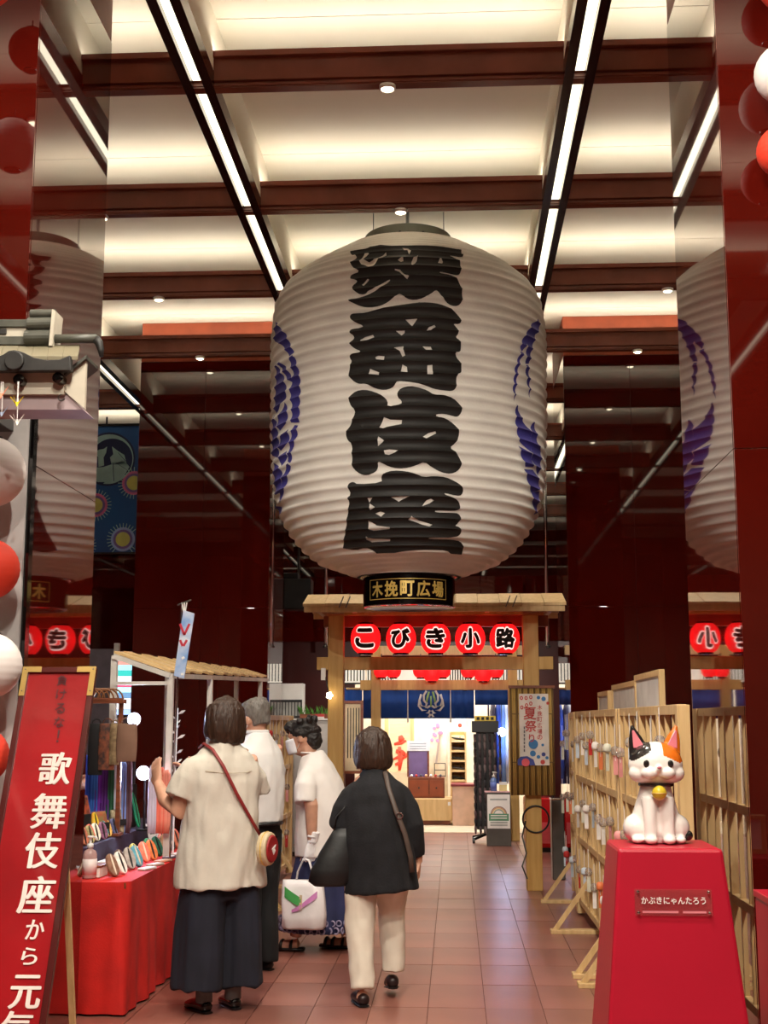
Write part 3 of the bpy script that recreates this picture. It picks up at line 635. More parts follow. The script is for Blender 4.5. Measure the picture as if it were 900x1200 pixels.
# ------------------------------------------------------------------ left foreground: sign board, tiled roof
def sign():
    th = R(19); L = 1.78; W = .292
    top = at(65, 783, 5.1); base = Vector((top.x, 5.1-top.z*math.tan(th), 0))
    t = thing('banner_sign', 'leaning red vertical sign board in a dark frame with brass corners', 'sign', base)
    ex = Vector((1,.02,0)).normalized(); ey = Vector((.012, math.sin(th), math.cos(th))).normalized(); en = ex.cross(ey); en = en if en.y < 0 else -en
    L = top.z/ey.z
    def P(x, y, z): return base + ex*x + ey*y + en*z
    def slab(name, m, x0, x1, y0, y1, z0, z1, par=t, bevel=0):
        return MB().hexa([P(x0,y0,z0),P(x1,y0,z0),P(x1,y1,z0),P(x0,y1,z0),P(x0,y0,z1),P(x1,y0,z1),P(x1,y1,z1),P(x0,y1,z1)]).build(name, m, par, bevel=bevel)
    M_red = mat('red_print', (150,20,26), .25, var=.08, nscale=3, coat=.4, bump=.25, bscale=9)
    M_fr = mat('dark_red_frame', (74,22,20), .25, coat=.4)
    M_brass = mat('brass', (196,164,96), .3, metal=.55)
    face = slab('printed_face', M_red, -W/2+.02, W/2-.02, .02, L-.02, -.004, .004)
    for x in (-W/2, W/2-.024): slab('stile', M_fr, x, x+.024, 0, L, -.012, .014, bevel=.003)
    for y in (0, L-.024): slab('crosspiece', M_fr, -W/2+.024, W/2-.024, y, y+.024, -.012, .014, bevel=.003)
    for s in (-1, 1):
        slab('corner_plate', M_brass, min(s*W/2, s*(W/2-.075)), max(s*W/2, s*(W/2-.075)), L-.022, L+.001, .0142, .0165)
        slab('corner_plate', M_brass, min(s*W/2, s*(W/2-.022)), max(s*W/2, s*(W/2-.022)), L-.12, L-.022, .0142, .0165)
        for yy in (L-.01, L-.1): MB().ball(P(s*(W/2-.011), yy, .017), .003, 8, 5).build('nail', M_steel, t)
    # ray / board plane, to read the lettering positions off the board
    def onb(u, v):
        a = at(u, v, 1.0) - Vector((0,0,CAM_H)); k = (base-Vector((0,0,CAM_H))).dot(en)/a.dot(en); q = Vector((0,0,CAM_H)) + a*k - base
        return q.dot(ex), q.dot(ey)
    wt = mat('white_print', (232,216,208), .35)
    for ch, u, v, px in (('歌',57.5,901,38),('舞',51,951,41),('伎',44,997,41),('座',38,1049,42),('か',37,1090,22),('ら',31,1121,19),('元',27,1163,37),('気',17,1206,38)):
        x, y = onb(u, v); x1, _ = onb(u+px/2, v); k = 2*(x1-x)
        big = px > 30
        flat('white_character', glyphs(ch, k, k*1.02, .008, widen=.03 if big else .02), wt, face, P(x, y, 0), ex, ey, en, .0055)
    for i, ch in enumerate('負けるな！'):
        x, y = onb(64-i*.9, 798+i*16.3)
        flat('dark_character', glyphs(ch, None, .042 if i != 4 else .05, .004), mat('dark_print', (70,20,26), .4), face, P(x, y, 0), ex, ey, en, .0055)
    MB().bar((base.x+.10, base.y+.74, 0), P(.11, L*.62, -.02), .022, .022).build('prop_leg', M_wood, t)
    MB().bar((base.x-.10, base.y+.74, 0), P(-.11, L*.62, -.02), .022, .022).build('prop_leg', M_wood, t)
    MB().bar((base.x-.10, base.y+.58, .22), (base.x+.10, base.y+.58, .22), .018, .018).build('prop_bar', M_wood, t)
sign()

# small tiled roof on a post
RY = 4.86
M_kaw = mat('grey_roof_tile', (70,70,62), .5, var=.12, nscale=14); M_kawd = mat('dark_roof_tile', (34,32,30), .55, var=.15, nscale=20)
M_plas = mat('white_plaster', (176,168,152), .7)
rf = thing('tiled_roof', 'small grey tiled ornamental roof with white plaster eaves at the left edge', 'roof', (-1.9, RY, 0))
def q(u, v, dy=0): p = at(u, v, RY+dy); return (p.x, RY+dy, p.z)
def plate(name, m, pts, y0, y1, bevel=0, par=None):
    a = [q(u, v, y0-RY) for u, v in pts]
    return MB().loft([[(x, y0, z) for x, _, z in a], [(x, y1, z) for x, _, z in a]]).build(name, m, par or rf, bevel=bevel)
plate('ridge_tile', M_kaw, [(-120,374),(33,374),(33,383),(-120,383)], RY+.02, RY+.12, .003)
plate('ridge_course', M_plas, [(-120,383),(31,383),(31,394),(-120,394)], RY+.03, RY+.11)
for i in range(5): plate('ridge_slot_tile', M_kawd, [(-5-i*17,385),(7-i*17,385),(7-i*17,391),(-5-i*17,391)], RY+.022, RY+.06)
plate('ridge_tile', M_kaw, [(-120,394),(30,394),(30,404),(-120,404)], RY, RY+.13, .003)
for i, (a, b, c, d) in enumerate(((36,63,362,373),(34,62,372,388),(31,60,387,405))):
    x0, _, z1 = q(a, c); x1, _, z0 = q(b, d); r = (z1-z0)/2
    MB().tube([(x0, RY+.02, (z0+z1)/2), (x1, RY+.02, (z0+z1)/2)], [(r*1.7, r*1.1)]*2, 20, ref=(0,1,0)).build('ridge_end_tile', M_kaw, rf, smooth=False)
plate('tile_edge', M_plas, [(61,362),(65,364),(61,405),(57,405)], RY-.03, RY+.07)
a, b = q(62, 397), q(113, 397)
MB().tube([a, b], .018, 14).build('barge_tile', M_kaw, rf, smooth=True)
MB().tube([q(112,397), q(116,402), q(118,410), q(119,418)], [.018,.017,.013,.008], 12, ref=(0,1,0)).build('barge_end_tile', M_kawd, rf, smooth=True)
# roof slope tiles between ridge and eave
for i in range(9):
    u0 = 82-i*18; 
    a, b, c, d = q(u0+10, 404), q(u0-8, 404), q(u0-9, 419, -.16), q(u0+9, 419, -.16)
    MB().hexa([(d[0],RY-.16,d[2]-.01),(c[0],RY-.16,c[2]-.01),(b[0],RY+.02,b[2]-.01),(a[0],RY+.02,a[2]-.01),(d[0],RY-.16,d[2]+.006),(c[0],RY-.16,c[2]+.006),(b[0],RY+.02,b[2]+.006),(a[0],RY+.02,a[2]+.006)]).build('roof_tile', mat('olive_tile', (112,104,82), .6), rf, bevel=.002)
wave = [(82,416),(70,421),(55,422),(40,419),(28,413),(22,411),(16,410),(10,411),(4,415),(-8,420),(-20,421),(-36,418),(-48,412),(-54,410),(-60,412),(-76,420),(-120,420),(-120,436),(83,434)]
plate('eave_tile', M_kawd, wave, RY-.185, RY-.15, .003)
for u in (16, -54):
    c = q(u, 422, -.2); MB().cyl((c[0],RY-.20,c[2]), (c[0],RY-.17,c[2]), .037, n=24).build('eave_disc', M_kawd, rf, bevel=.004)
plate('plaster_wall', M_plas, [(-120,436),(75,436),(75,462),(-120,462)], RY-.12, RY+.05)
for u, v in ((21,444),(67,442),(-30,445)):
    c = q(u, v, -.165); MB().tube([(c[0],RY-.165,c[2]),(c[0],RY-.16,c[2]),(c[0],RY-.10,c[2])], [.012,.021,.021], 18).build('beam_end', M_lacquer, rf)
plate('gable_board', M_plas, [(75,440),(101,420),(99,479),(76,459)], RY-.11, RY-.09)
plate('gable_panel', M_kaw, [(75,436),(101,416),(101,420),(75,440)], RY-.13, RY+.04)
plate('soffit_board', mat('mauve_board', (150,132,134), .6), [(-120,463),(80,463),(97,480),(-120,480)], RY-.1, RY+.06)
c = q(72, 466, -.13); MB().torus((c[0], RY-.13, c[2]), .012, .003, 14, 6, axis='y', arc=(PI*.5, PI*1.9)).build('hook', M_steel, rf)
box('post', mat('pale_grey_post', (176,172,170), .5), rf, -2.1, -1.835, 5.40, 5.47, 0, q(0,480,.55)[2])
box('rear_post', M_lacquer, rf, -1.835, -1.815, 5.42, 5.47, 0, q(0,480,.55)[2])
box('bracket', M_lacquer, rf, -2.02, -1.9, RY, 5.45, q(0,470)[2], q(0,455)[2])
# folded paper cranes hanging under it
def crane(u, v, m, cn, s=.03):
    p = Vector(q(u, v, -.2))
    t = thing('paper_crane', '%s folded paper crane hanging under the tiled roof' % cn, 'ornament', p, group='hanging paper cranes')
    MB().add([p+Vector(a)*s for a in ((0,0,-.5),(-1,.2,.9),(-.25,0,.1),(.25,0,.1),(1,-.2,.9))], [(0,1,2),(0,2,3),(0,3,4)]).build('wings', m, t).modifiers.new('s','SOLIDIFY').thickness = .002
    MB().add([p+Vector(a)*s for a in ((0,-.2,-.6),(-.3,0,.1),(.3,0,.1),(-.2,-1,.7),(.15,1,.7))], [(0,1,3),(0,2,4),(0,1,2)]).build('body', m, t).modifiers.new('s','SOLIDIFY').thickness = .002
    MB().cyl(p, (p.x, p.y, q(0,463)[2]), .0012, n=5).build('thread', M_white, t)
crane(20, 472, mat('yellow_paper', (222,196,24), .6), 'yellow', .028)
crane(1, 462, mat('salmon_paper', (230,140,110), .6), 'salmon', .032)
crane(20, 494, mat('white_paper', (206,202,196), .6), 'white', .03)
crane(2, 484, mat('grey_blue_paper', (130,140,160), .6), 'grey-blue', .028)
# ------------------------------------------------------------------ market stall on the left
TX0, TX1, TY0, TY1, TZ = -2.62, -1.675, 6.78, 9.3, .65
tb = thing('stall_table', 'long market stall table draped to the floor in a red cloth', 'table', ((TX0+TX1)/2, (TY0+TY1)/2, 0))
box('table_top', M_wood_dk, tb, TX0+.02, TX1-.02, TY0+.02, TY1-.02, TZ-.03, TZ-.002)
for x in (TX0+.06, TX1-.08):
    for y in (TY0+.06, TY1-.08): box('leg', M_steel, tb, x, x+.03, y, y+.03, 0, TZ-.03)
ring = []
n = 0
def edge(a, b, k): return [(a[0]+(b[0]-a[0])*i/k, a[1]+(b[1]-a[1])*i/k) for i in range(k)]
per = edge((TX0,TY0),(TX1-.05,TY0),30)+edge((TX1-.05,TY0),(TX1,TY0+.05),4)+edge((TX1,TY0+.05),(TX1,TY1),70)+edge((TX1,TY1),(TX0,TY1),20)+edge((TX0,TY1),(TX0,TY0),30)
rings = []
for j in range(9):
    f = j/8; row = []
    for i, (x, y) in enumerate(per):
        w = (.012*math.sin(i*1.05)+.010*math.sin(i*.43+1))*f**1.2 + .012*f
        cx, cy = (TX0+TX1)/2, (TY0+TY1)/2
        nx = 1 if abs(x-TX1) < .06 else (-1 if abs(x-TX0) < .01 else 0); ny = -1 if abs(y-TY0) < .06 else (1 if abs(y-TY1) < .01 else 0)
        row.append((x+nx*w, y+ny*w, TZ+.003-(TZ-.008)*f))
    rings.append(row)
MB().loft([[(x, y, TZ+.004) for x, y in per]]+rings, cap=False).add([(x, y, TZ+.004) for x, y in per], [tuple(range(len(per)))]).build('red_cloth', M_redcloth, tb, smooth=True)
# purple clothed riser behind
RX1, RY0, RZ = -1.98, 7.05, .80
M_purple = mat('dark_purple_cloth', (52,40,66), .85, var=.12, bump=.3, bscale=20)
rs_ = thing('display_riser', 'long display step under a dark purple cloth on the stall table', 'display stand', ((TX0+RX1)/2, 8, TZ+.005))
rr = []
pr_ = edge((TX0+.05,RY0),(RX1,RY0),12)+edge((RX1,RY0),(RX1,TY1-.1),40)+edge((RX1,TY1-.1),(TX0+.05,TY1-.1),8)+edge((TX0+.05,TY1-.1),(TX0+.05,RY0),20)
for j in range(6):
    f = j/5
    rr.append([(x+(.012*math.sin(i*.9)*f if x > RX1-.02 else 0), y+(.01*math.sin(i*1.3)*f if y < RY0+.01 else 0), RZ-(RZ-TZ-.008)*f) for i, (x, y) in enumerate(pr_)])
MB().loft(rr, cap=False).add(rr[0], [tuple(range(len(pr_)))]).build('cloth', M_purple, rs_, smooth=True)
box('riser_box', M_wood_dk, rs_, TX0+.07, RX1-.02, RY0+.02, TY1-.13, TZ+.008, RZ-.004)

# shelter with a plank awning on white posts
M_post = mat('white_post', (206,202,194), .5)
aw = thing('stall_shelter', 'plank awning of the market stall on thin white posts', 'awning', (-1.9, 9, 0))
A0, A1 = Vector((-1.745, 7.95, 1.765)), Vector((-1.73, 12.0, 1.865)); B0, B1 = Vector((-2.10, 7.95, 1.885)), Vector((-1.93, 12.0, 1.925))
k = 20
for i in range(k):
    a, b = i/k, (i+1)/k-.004; dz = Vector((0,0,.008*(i % 2)))
    p = [A0.lerp(A1, a), A0.lerp(A1, b), B0.lerp(B1, b), B0.lerp(B1, a)]
    MB().hexa([x+dz for x in p]+[x+dz+Vector((0,0,.014)) for x in p]).build('plank', M_wood, aw)
MB().bar(A0-Vector((0,0,.02)), A1-Vector((0,0,.02)), .03, .03).build('eave_rail', M_post, aw)
MB().bar(A0-Vector((.0,0,.02)), B0-Vector((0,0,.02)), .03, .03).build('end_rail', M_post, aw)
MB().bar(B0-Vector((0,0,.03)), B1-Vector((0,0,.03)), .03, .03).build('back_rail', M_post, aw)
for y in (7.97, 9.25, 11.6):
    f = (y-7.95)/4.05; a = A0.lerp(A1, f); b = B0.lerp(B1, f)
    z0 = TZ+.006 if y < TY1 else 0
    z1 = 0 if y > TY1 else RZ+.004
    box('post', M_post, aw, a.x-.018, a.x+.018, y-.018, y+.018, z0, a.z-.03)
    box('rear_post', M_post, aw, b.x-.018, b.x+.018, y-.018, y+.018, z1, b.z-.04)
MB().bar((-2.1,7.96,1.70), (-1.745,7.96,1.70), .022, .022).build('crossbar', M_post, aw)

# pole with a small blue pennant
pn = thing('pennant_pole', 'thin pole with a small blue and white pennant above the stall awning', 'banner', (-1.72, 7.9, TZ+.006))
pb = at(206, 880, 7.9)
MB().cyl((pb.x-.02,7.9,TZ+.006), (pb.x+.01,7.9,at(208,708,7.9).z), .006, n=8).build('pole', M_chrome, pn)
pt = at(208, 709, 7.9); pe = at(224, 703, 7.9)
MB().cyl(pt, pe, .004, n=6).build('arm', M_steel, pn)
pc = [at(u, v, 7.9) for u, v in ((204,792),(216,795),(228,719),(215,715))]
fm = MB().loft([[p+Vector((0,-.006,0)) for p in pc], [p+Vector((0,.006,0)) for p in pc]]).build('pennant', mat('blue_white_print', (120,160,214), .5, rgb2=(206,216,232), nscale=9), pn)
def pq(u, v): return at(u, v, 7.9-.008)
for a, b, m in (((216,744),(211,731),1),((216,744),(222,731),1),((214,757),(211,750),1),((215,757),(219,750),1),((213,772),(216,770),0),((212,790),(215,790),0)):
    MB().bar(pq(*a), pq(*b), .014, .003, ref=(0,1,0)).build('print_stroke', mat('crimson_print', (190,40,60), .5) if m else M_white, fm)
for u in (213, 216, 219): MB().cyl(at(u,706,7.9), at(216,722,7.9), .004, n=6).build('cord', M_white, pn)
# silvery decoration branch on the table
br = thing('paper_branch', 'silvery twig decoration with folded paper leaves beside the white post', 'ornament', (at(205,900,8.1).x, 8.1, TZ+.006))
b0 = at(205, 900, 8.1)
MB().tube([(b0.x,8.1,TZ+.006),(b0.x,8.1,1.1),(b0.x+.01,8.1,1.55)], [.006,.005,.003], 6).build('stem', M_white, br)
for i in range(14):
    z = 1.12+i*.03; a = i*2.4; d = Vector((math.cos(a), math.sin(a)*.6, .5))*.055
    p = Vector((b0.x+.005, 8.1, z)); c_ = Vector((-.3*d.z, .1*d.x, .3*d.x))*.5
    MB().add([p, p+d*.6+c_, p+d, p+d*.6-c_], [(0,1,2,3)]).build('leaf', mat('silver_leaf', (190,188,186), .4), br).modifiers.new('s','SOLIDIFY').thickness = .002

# pump bottle
def pump(loc, label, body, liquid, s=1.0):
    t = thing('pump_bottle', label, 'bottle', loc); x, y, z = loc
    MB().lathe([(.001,0),(.034*s,0),(.037*s,.006),(.037*s,.12*s),(.03*s,.14*s),(.014*s,.15*s),(.014*s,.16*s)], loc, 20).build('bottle', body, t, smooth=True)
    MB().lathe([(.001,.155*s),(.017*s,.155*s),(.017*s,.175*s),(.006*s,.178*s),(.006*s,.205*s),(.016*s,.208*s),(.016*s,.216*s),(.001,.218*s)], loc, 16).build('pump_head', M_white, t, smooth=True)
    MB().tube([(x,y,z+.211*s),(x+.03*s,y-.01,z+.211*s),(x+.04*s,y-.013,z+.203*s)], .005*s, 8).build('nozzle', M_white, t)
    MB().lathe([(.0375*s,.02*s),(.0378*s,.02*s),(.0378*s,.10*s),(.0375*s,.10*s)], loc, 20).build('sticker', liquid, t, smooth=True)
p = at(106, 1022, 6.95)
pump((p.x, 6.93, TZ+.006), 'clear pink hand sanitizer pump bottle on the near corner of the stall table', mat('clear_pink_plastic', (214,176,170), .15, trans=.4), mat('pale_label', (218,204,200), .4))

# front row of fabric cases leaning in a line, on the red cloth
ROW = [('brown and white',(112,74,52)),('white',(214,206,196)),('dark brown',(70,44,38)),('grey',(150,140,132)),('teal',(70,140,160)),('yellow',(206,186,90)),('coral',(226,104,78)),('amber',(206,104,44)),
       ('green',(40,124,70)),('deep green',(24,96,62)),('tan',(170,128,86)),('salmon',(226,120,100)),('black',(30,26,28)),('copper',(176,90,60)),('rose',(214,90,96))]
random.seed(5)
def case(name, label, cat, m, trim, x, y, z, w, h, lean, yaw, th=.02, group=None):
    t = thing(name, label, cat, (x, y, z), yaw, group); local(t)
    out = [(w/2*math.cos(a)*(1 if math.sin(a) < 0 else .92), h*.5+h*.5*math.sin(a)*(1.0)) for a in [2*PI*i/18 for i in range(18)]]
    M = Matrix.Rotation(lean, 4, 'X')
    MB().prism([(u, v) for u, v in out], 'y', -th/2, th/2).xf(M).build('body', m, t, bevel=.005)
    MB().prism([(u*.16, v*.9+h*.05) for u, v in out], 'y', -th/2-.003, th/2+.003).xf(M).build('trim_band', trim, t)
    return t
for i, (cn, c) in enumerate(ROW):
    y = 7.0 + i*.118; x = -1.80 + .02*math.sin(i*2.1)
    case('fabric_case', '%s fabric case in the front row, %s from the pump bottle' % (cn, ORD[i] if i < 14 else 'last'), 'case',
         mat('case_%d' % i, c, .7, rgb2=tuple(min(255, v+40) for v in c), nscale=30), M_ink if i % 2 else mat('cream_trim', (222,210,190), .6), x, y, TZ+.006, .075, .13, -.5, R(55+8*math.sin(i*1.7)), group='fabric cases in the front row')
for i in range(9):
    y = 7.35+i*.2; c = [(226,222,216),(206,190,176),(222,170,140),(90,80,90)][i % 4]
    t = thing('flat_packet', 'thin %s packet at the red cloth edge, %s from the near corner' % (['white','beige','peach','dark'][i % 4], ORD[i]), 'packet', (-1.715, y, TZ+.006), R(70+10*math.sin(i*3)), 'packets along the front edge'); local(t)
    box('wrapper', mat('packet_%d' % (i % 4), c, .4), t, -.06, .06, -.025, .025, 0, .012, bevel=.003)
    box('card', M_white, t, -.03, .03, -.015, .015, .0121, .0135)
# goods on the purple step
def bag(label, x, y, z, w, h, m, m2, yaw=R(60), handle=True):
    t = thing('fabric_bag', label, 'bag', (x, y, z), yaw); local(t)
    b = MB(); rings = []
    for j in range(9):
        f = j/8; ww = w/2*(1-.25*f**2)*(1 if j else .9); dd = .05*(1-.7*f)
        rings.append([(ww*math.cos(2*PI*i/20), dd*math.sin(2*PI*i/20)+.004*math.sin(i*2+j), h*f) for i in range(20)])
    b.loft(rings).build('body', m, t, smooth=True)
    if handle: MB().torus((0,0,h), w*.22, .006, 16, 6, axis='y', arc=(0, PI)).build('handle', m2, t, smooth=True)
    box('flap', m2, t, -w*.3, w*.3, -.05, -.044, h*.35, h*.6)
pat = lambda n, a, b, s=26: mat(n, a, .75, rgb2=b, nscale=s, var=.2)
bag('orange and black patterned drawstring bag on the purple step', -2.13, 7.35, RZ+.004, .24, .25, pat('orange_black', (196,86,42), (36,26,24)), M_ink)
bag('small green and rust patterned pouch on the purple step', -2.06, 7.58, RZ+.004, .14, .15, pat('green_rust', (120,116,70), (176,72,40)), M_ink, handle=False)
bag('small black and cream patterned pouch on the purple step', -2.04, 7.9, RZ+.004, .12, .14, pat('black_cream', (40,34,34), (190,176,140)), M_ink, handle=False)
def leaning(label, name, cat, m, x, y, w, h, yaw=R(62), lean=-.3, z=RZ+.004):
    return case(name, label, cat, m, M_ink, x, y, z, w, h, lean, yaw, .014)
leaning('yellow and red slipper shaped case leaning on the purple step', 'slim_case', 'case', pat('yellow_red', (220,190,40), (206,60,40), 14), -2.02, 7.45, .06, .16)
leaning('long bright pink patterned oval case leaning on the black board', 'oval_case', 'case', pat('pink_pat', (226,70,100), (240,130,150)), -2.02, 8.0, .075, .24)
leaning('long green ribbon case leaning beside the black board', 'slim_case', 'case', mat('green_ribbon', (30,130,84), .6), -2.0, 8.32, .045, .23)
t = thing('black_display_board', 'black upright display board standing on the purple step', 'display stand', (-2.12, 8.22, RZ+.004), R(64)); local(t)
box('panel', M_black, t, -.19, .19, 0, .015, 0, .27, bevel=.003); box('strut', M_black, t, -.02, .02, .015, .09, 0, .012)
for i, (y, c, n_) in enumerate(((7.22,(220,206,196),'cream'),(8.5,(226,224,220),'white'),(8.72,(214,210,206),'pale grey'))):
    t = thing('price_card', '%s price card leaning on the purple step, %s from the near end' % (n_, ORD[i]), 'card', (-1.915 if i else -2.05, y, TZ+.006 if i else RZ+.004), R(62)); local(t)
    MB().box(-.06,.06,0,.004,0,.17 if i else .03).xf(Matrix.Rotation(-.35 if i else -1.2,4,'X')).build('card', mat('card_%d' % i, c, .5), t)
    MB().box(-.04,.04,-.001,0,.10 if i else .01,.115 if i else .015).xf(Matrix.Rotation(-.35 if i else -1.2,4,'X')).build('printed_line', M_ink, t)
# rack of hanging bags with bentwood handles
HY = 7.75
rk = thing('bag_rack', 'brown wooden rack with bags hanging at the back of the stall', 'rack', (-2.3, HY, RZ+.004))
ra, rb_ = at(98, 822, HY), at(146, 824, HY)
box('top_board', M_wood_dk, rk, ra.x-.1, rb_.x, HY-.05, HY+.05, ra.z-.012, ra.z+.012)
for x in (ra.x-.07, rb_.x-.02): box('upright', M_wood_dk, rk, x-.012, x+.012, HY-.012, HY+.012, RZ+.004, ra.z-.012)
box('rack_foot', M_wood_dk, rk, ra.x-.1, rb_.x, HY-.06, HY+.06, RZ+.004, RZ+.02)
for i in range(6):
    c = at(105+i*5.4, 818, HY-.03+i*.012); 
    t = thing('bentwood_handle', 'round bentwood bag handle standing on the bag rack, %s from the sign board' % ORD[i], 'handle', (c.x, c.y, ra.z+.013), R(25), 'bentwood handles on the rack'); local(t)
    MB().torus((0,0,.0), .062, .005, 18, 6, axis='y', arc=(0, PI)).build('hoop', mat('bentwood', (132,84,48), .35), t, smooth=True)
    box('clip', M_wood_dk, t, -.067, .067, -.006, .006, 0, .008)
HB = [('black fabric bag hanging from the rack', 113, .085, .30, mat('black_cloth', (20,18,20), .8)), ('brown and orange floral bag hanging from the rack', 126, .095, .27, pat('floral', (150,84,56), (60,44,40), 30)),
      ('tan checked pouch hanging from the rack', 135, .06, .24, pat('tan_check', (160,136,100), (110,88,60), 34)), ('plain brown flat bag hanging from the rack', 149, .115, .22, mat('brown_cloth', (124,92,74), .8, var=.06))]
for i, (lb, u, w_, h_, m) in enumerate(HB):
    c = at(u, 855, HY-.07-.02*i); ztop = ra.z-.03
    t = thing('hanging_bag', lb, 'bag', (c.x, c.y, ztop-h_-.12), group='bags hanging from the rack')
    b = MB(); b.loft([[(c.x+w_/2*(1+.1*math.sin(f*3))*math.cos(2*PI*j/18), c.y+.022*(1-abs(f-.4))*math.sin(2*PI*j/18), ztop-.10-h_*f) for j in range(18)] for f in [k_/6 for k_ in range(7)]])
    b.build('body', m, t, smooth=True, bevel=.004)
    MB().torus((c.x, c.y, ztop-.1), w_*.3, .004, 12, 6, axis='y', arc=(0, PI)).build('handle', m, t)
for i, (u, c, n_, v1_) in enumerate(((104,(40,80,200),'blue',885),(111,(60,120,220),'sky blue',892),(117,(120,40,170),'violet',884),(124,(84,30,120),'dark violet',888),(131,(30,90,60),'dark green',886),(139,(200,206,226),'white',890),(145,(120,150,226),'pale blue',893),(150,(90,60,70),'brown',888),(180,(196,190,210),'lilac grey',897),(189,(226,110,90),'coral',899),(195,(230,140,120),'salmon',902))):
    pz = at(u, v1_, HY+.16)
    t = thing('ribbon_bundle', '%s ribbon bundle standing among the stall goods' % n_, 'ribbon', (pz.x, pz.y, RZ+.004), group='ribbon bundles behind the goods')
    for k_ in range(3): MB().tube([(pz.x+(k_-1)*.016,pz.y,RZ+.004),(pz.x+(k_-1)*.02,pz.y+.01,RZ+.08),(pz.x+(k_-1)*.014,pz.y,pz.z-.03),(pz.x+(k_-1)*.01,pz.y-.01,pz.z)], [(.009,.004),(.014,.006),(.014,.006),(.006,.004)], 8).build('ribbon', mat('ribbon_'+n_.replace(' ','_'), c, .5), t, smooth=True)
# more small pouches on the purple step and papers in front of it
PO = [('rust',(150,70,40)),('olive',(120,110,60)),('scarlet',(206,60,40)),('cream',(214,200,170)),('plum',(90,40,70)),('teal',(40,110,110)),('ochre',(190,140,50)),('navy',(36,40,80))]
for i, (n_, c) in enumerate(PO):
    case('small_pouch', '%s patterned pouch on the purple step, %s from the sign board' % (n_, ORD[i]), 'pouch', pat('pouch_'+n_, c, tuple(min(255, v+70) for v in c), 36), M_ink, -2.005+.012*math.sin(i*2), 7.13+i*.085, RZ+.004, .065, .105, -.35, R(60+6*math.sin(i)), .018, group='patterned pouches on the purple step')
for i in range(6):
    y = 8.42+i*.12
    case('fabric_case', '%s fabric case near the far end of the front row, %s from the white post' % (['ivory','grey','rose','black','peach','white'][i], ORD[i]), 'case', mat('far_case_%d' % i, [(222,214,196),(150,146,146),(206,110,120),(34,30,32),(226,170,140),(228,226,222)][i], .6), M_ink, -1.86, y+.4 if y > 8.7 else y, TZ+.006, .07, .12, -.5, R(58), group='fabric cases in the front row')
for i in range(7):
    t = thing('flat_box', 'small lidded gift box behind the front row cases, %s from the pump bottle' % ORD[i], 'box', (-1.905, 7.02+i*.2, TZ+.006), R(88), 'gift boxes behind the cases'); local(t)
    m_ = mat('gift_%d' % (i % 4), [(226,220,210),(196,90,60),(60,90,70),(214,180,120)][i % 4], .6)
    box('box', m_, t, -.07, .07, -.035, .035, 0, .05, bevel=.003); box('lid', M_white if i % 2 else M_wood_dk, t, -.072, .072, -.037, .037, .05, .062, bevel=.003)
# two blue-white stall lamps
M_led = mat('blue_white_led', (255,255,255), .4, emit=(200,216,255), es=14)
def led(u, v, Y, label, watts):
    p = at(u, v, Y)
    t = thing('clip_lamp', label, 'lamp', (p.x, Y, RZ+.004))
    MB().lathe([(.001,0),(.05,0),(.05,.01),(.001,.012)], (p.x, Y+.06, RZ+.004), 18).build('base', M_black, t)
    MB().cyl((p.x, Y+.06, RZ+.012), (p.x, Y+.05, p.z), .008, n=8).build('stem', M_black, t)
    d = Vector((.25,-1,0)).normalized()
    MB().tube([p+Vector((0,.06,0)), p+Vector((0,.03,0)), p], [.015,.034,.046], 20).build('reflector', M_steel, t, smooth=True)
    MB().tube([p, p+Vector((0,-.006,0)), p+Vector((0,-.016,0))], [.043,.038,.01], 20).build('bulb', M_led, t, smooth=True)
    spot(p+Vector((0,-.03,0)), watts, 150, .8, (.62,.72,1), .04, target=p+Vector((.4,-1,-.25)))
led(157, 843, 8.5, 'dazzling blue-white lamp above the stall goods', 26)
led(168, 906, 8.05, 'dazzling blue-white lamp low among the stall goods', 18)
# ------------------------------------------------------------------ shop at the end of the passage
SZ = 2.48
M_kiosk = mat('kiosk_dark_red', (74,14,8), .3, var=.05, nscale=2)
def flank(k, x0, x1, lab): tag(MB().box(x0, x1, 17.3, 17.42, 0, SZ).build('wall_'+k, M_kiosk), lab, kind='structure')
flank('front', -3.6, -1.32, 'dark red shop front panel left of the doorway'); flank('front', .98, 3.4, 'dark red shop front panel right of the doorway')
tag(MB().box(-3.6, 3.4, 17.3, 21.3, SZ, SZ+.06).build('ceiling', M_kiosk), 'flat dark red lid of the shop', kind='structure')
tag(MB().box(-1.9, 1.6, 21.2, 21.3, 0, SZ).build('wall_back', M_whitewash), 'cream rear wall inside the shop', kind='structure')
for k, x in (('inner_left', -1.9), ('inner_right', 1.5)): tag(MB().box(x, x+.1, 17.42, 21.2, 0, SZ).build('wall_'+k.split('_')[1], M_whitewash), 'cream side wall inside the shop', kind='structure')
tag(MB().box(-1.8, 1.5, 17.75, 21.2, 0, .006).build('floor', mat('beige_shop_floor', (206,190,164), .35)), 'beige floor inside the shop', kind='structure')
l = bpy.data.lights.new('shop_ceiling_lamp', 'AREA'); l.shape = 'RECTANGLE'; l.size = 2.6; l.size_y = 2.4; l.energy = 105; l.color = (1,.95,.86)
o = bpy.data.objects.new('shop_ceiling_lamp', l); C.objects.link(o); o.location = (-.2, 19.4, SZ-.02)
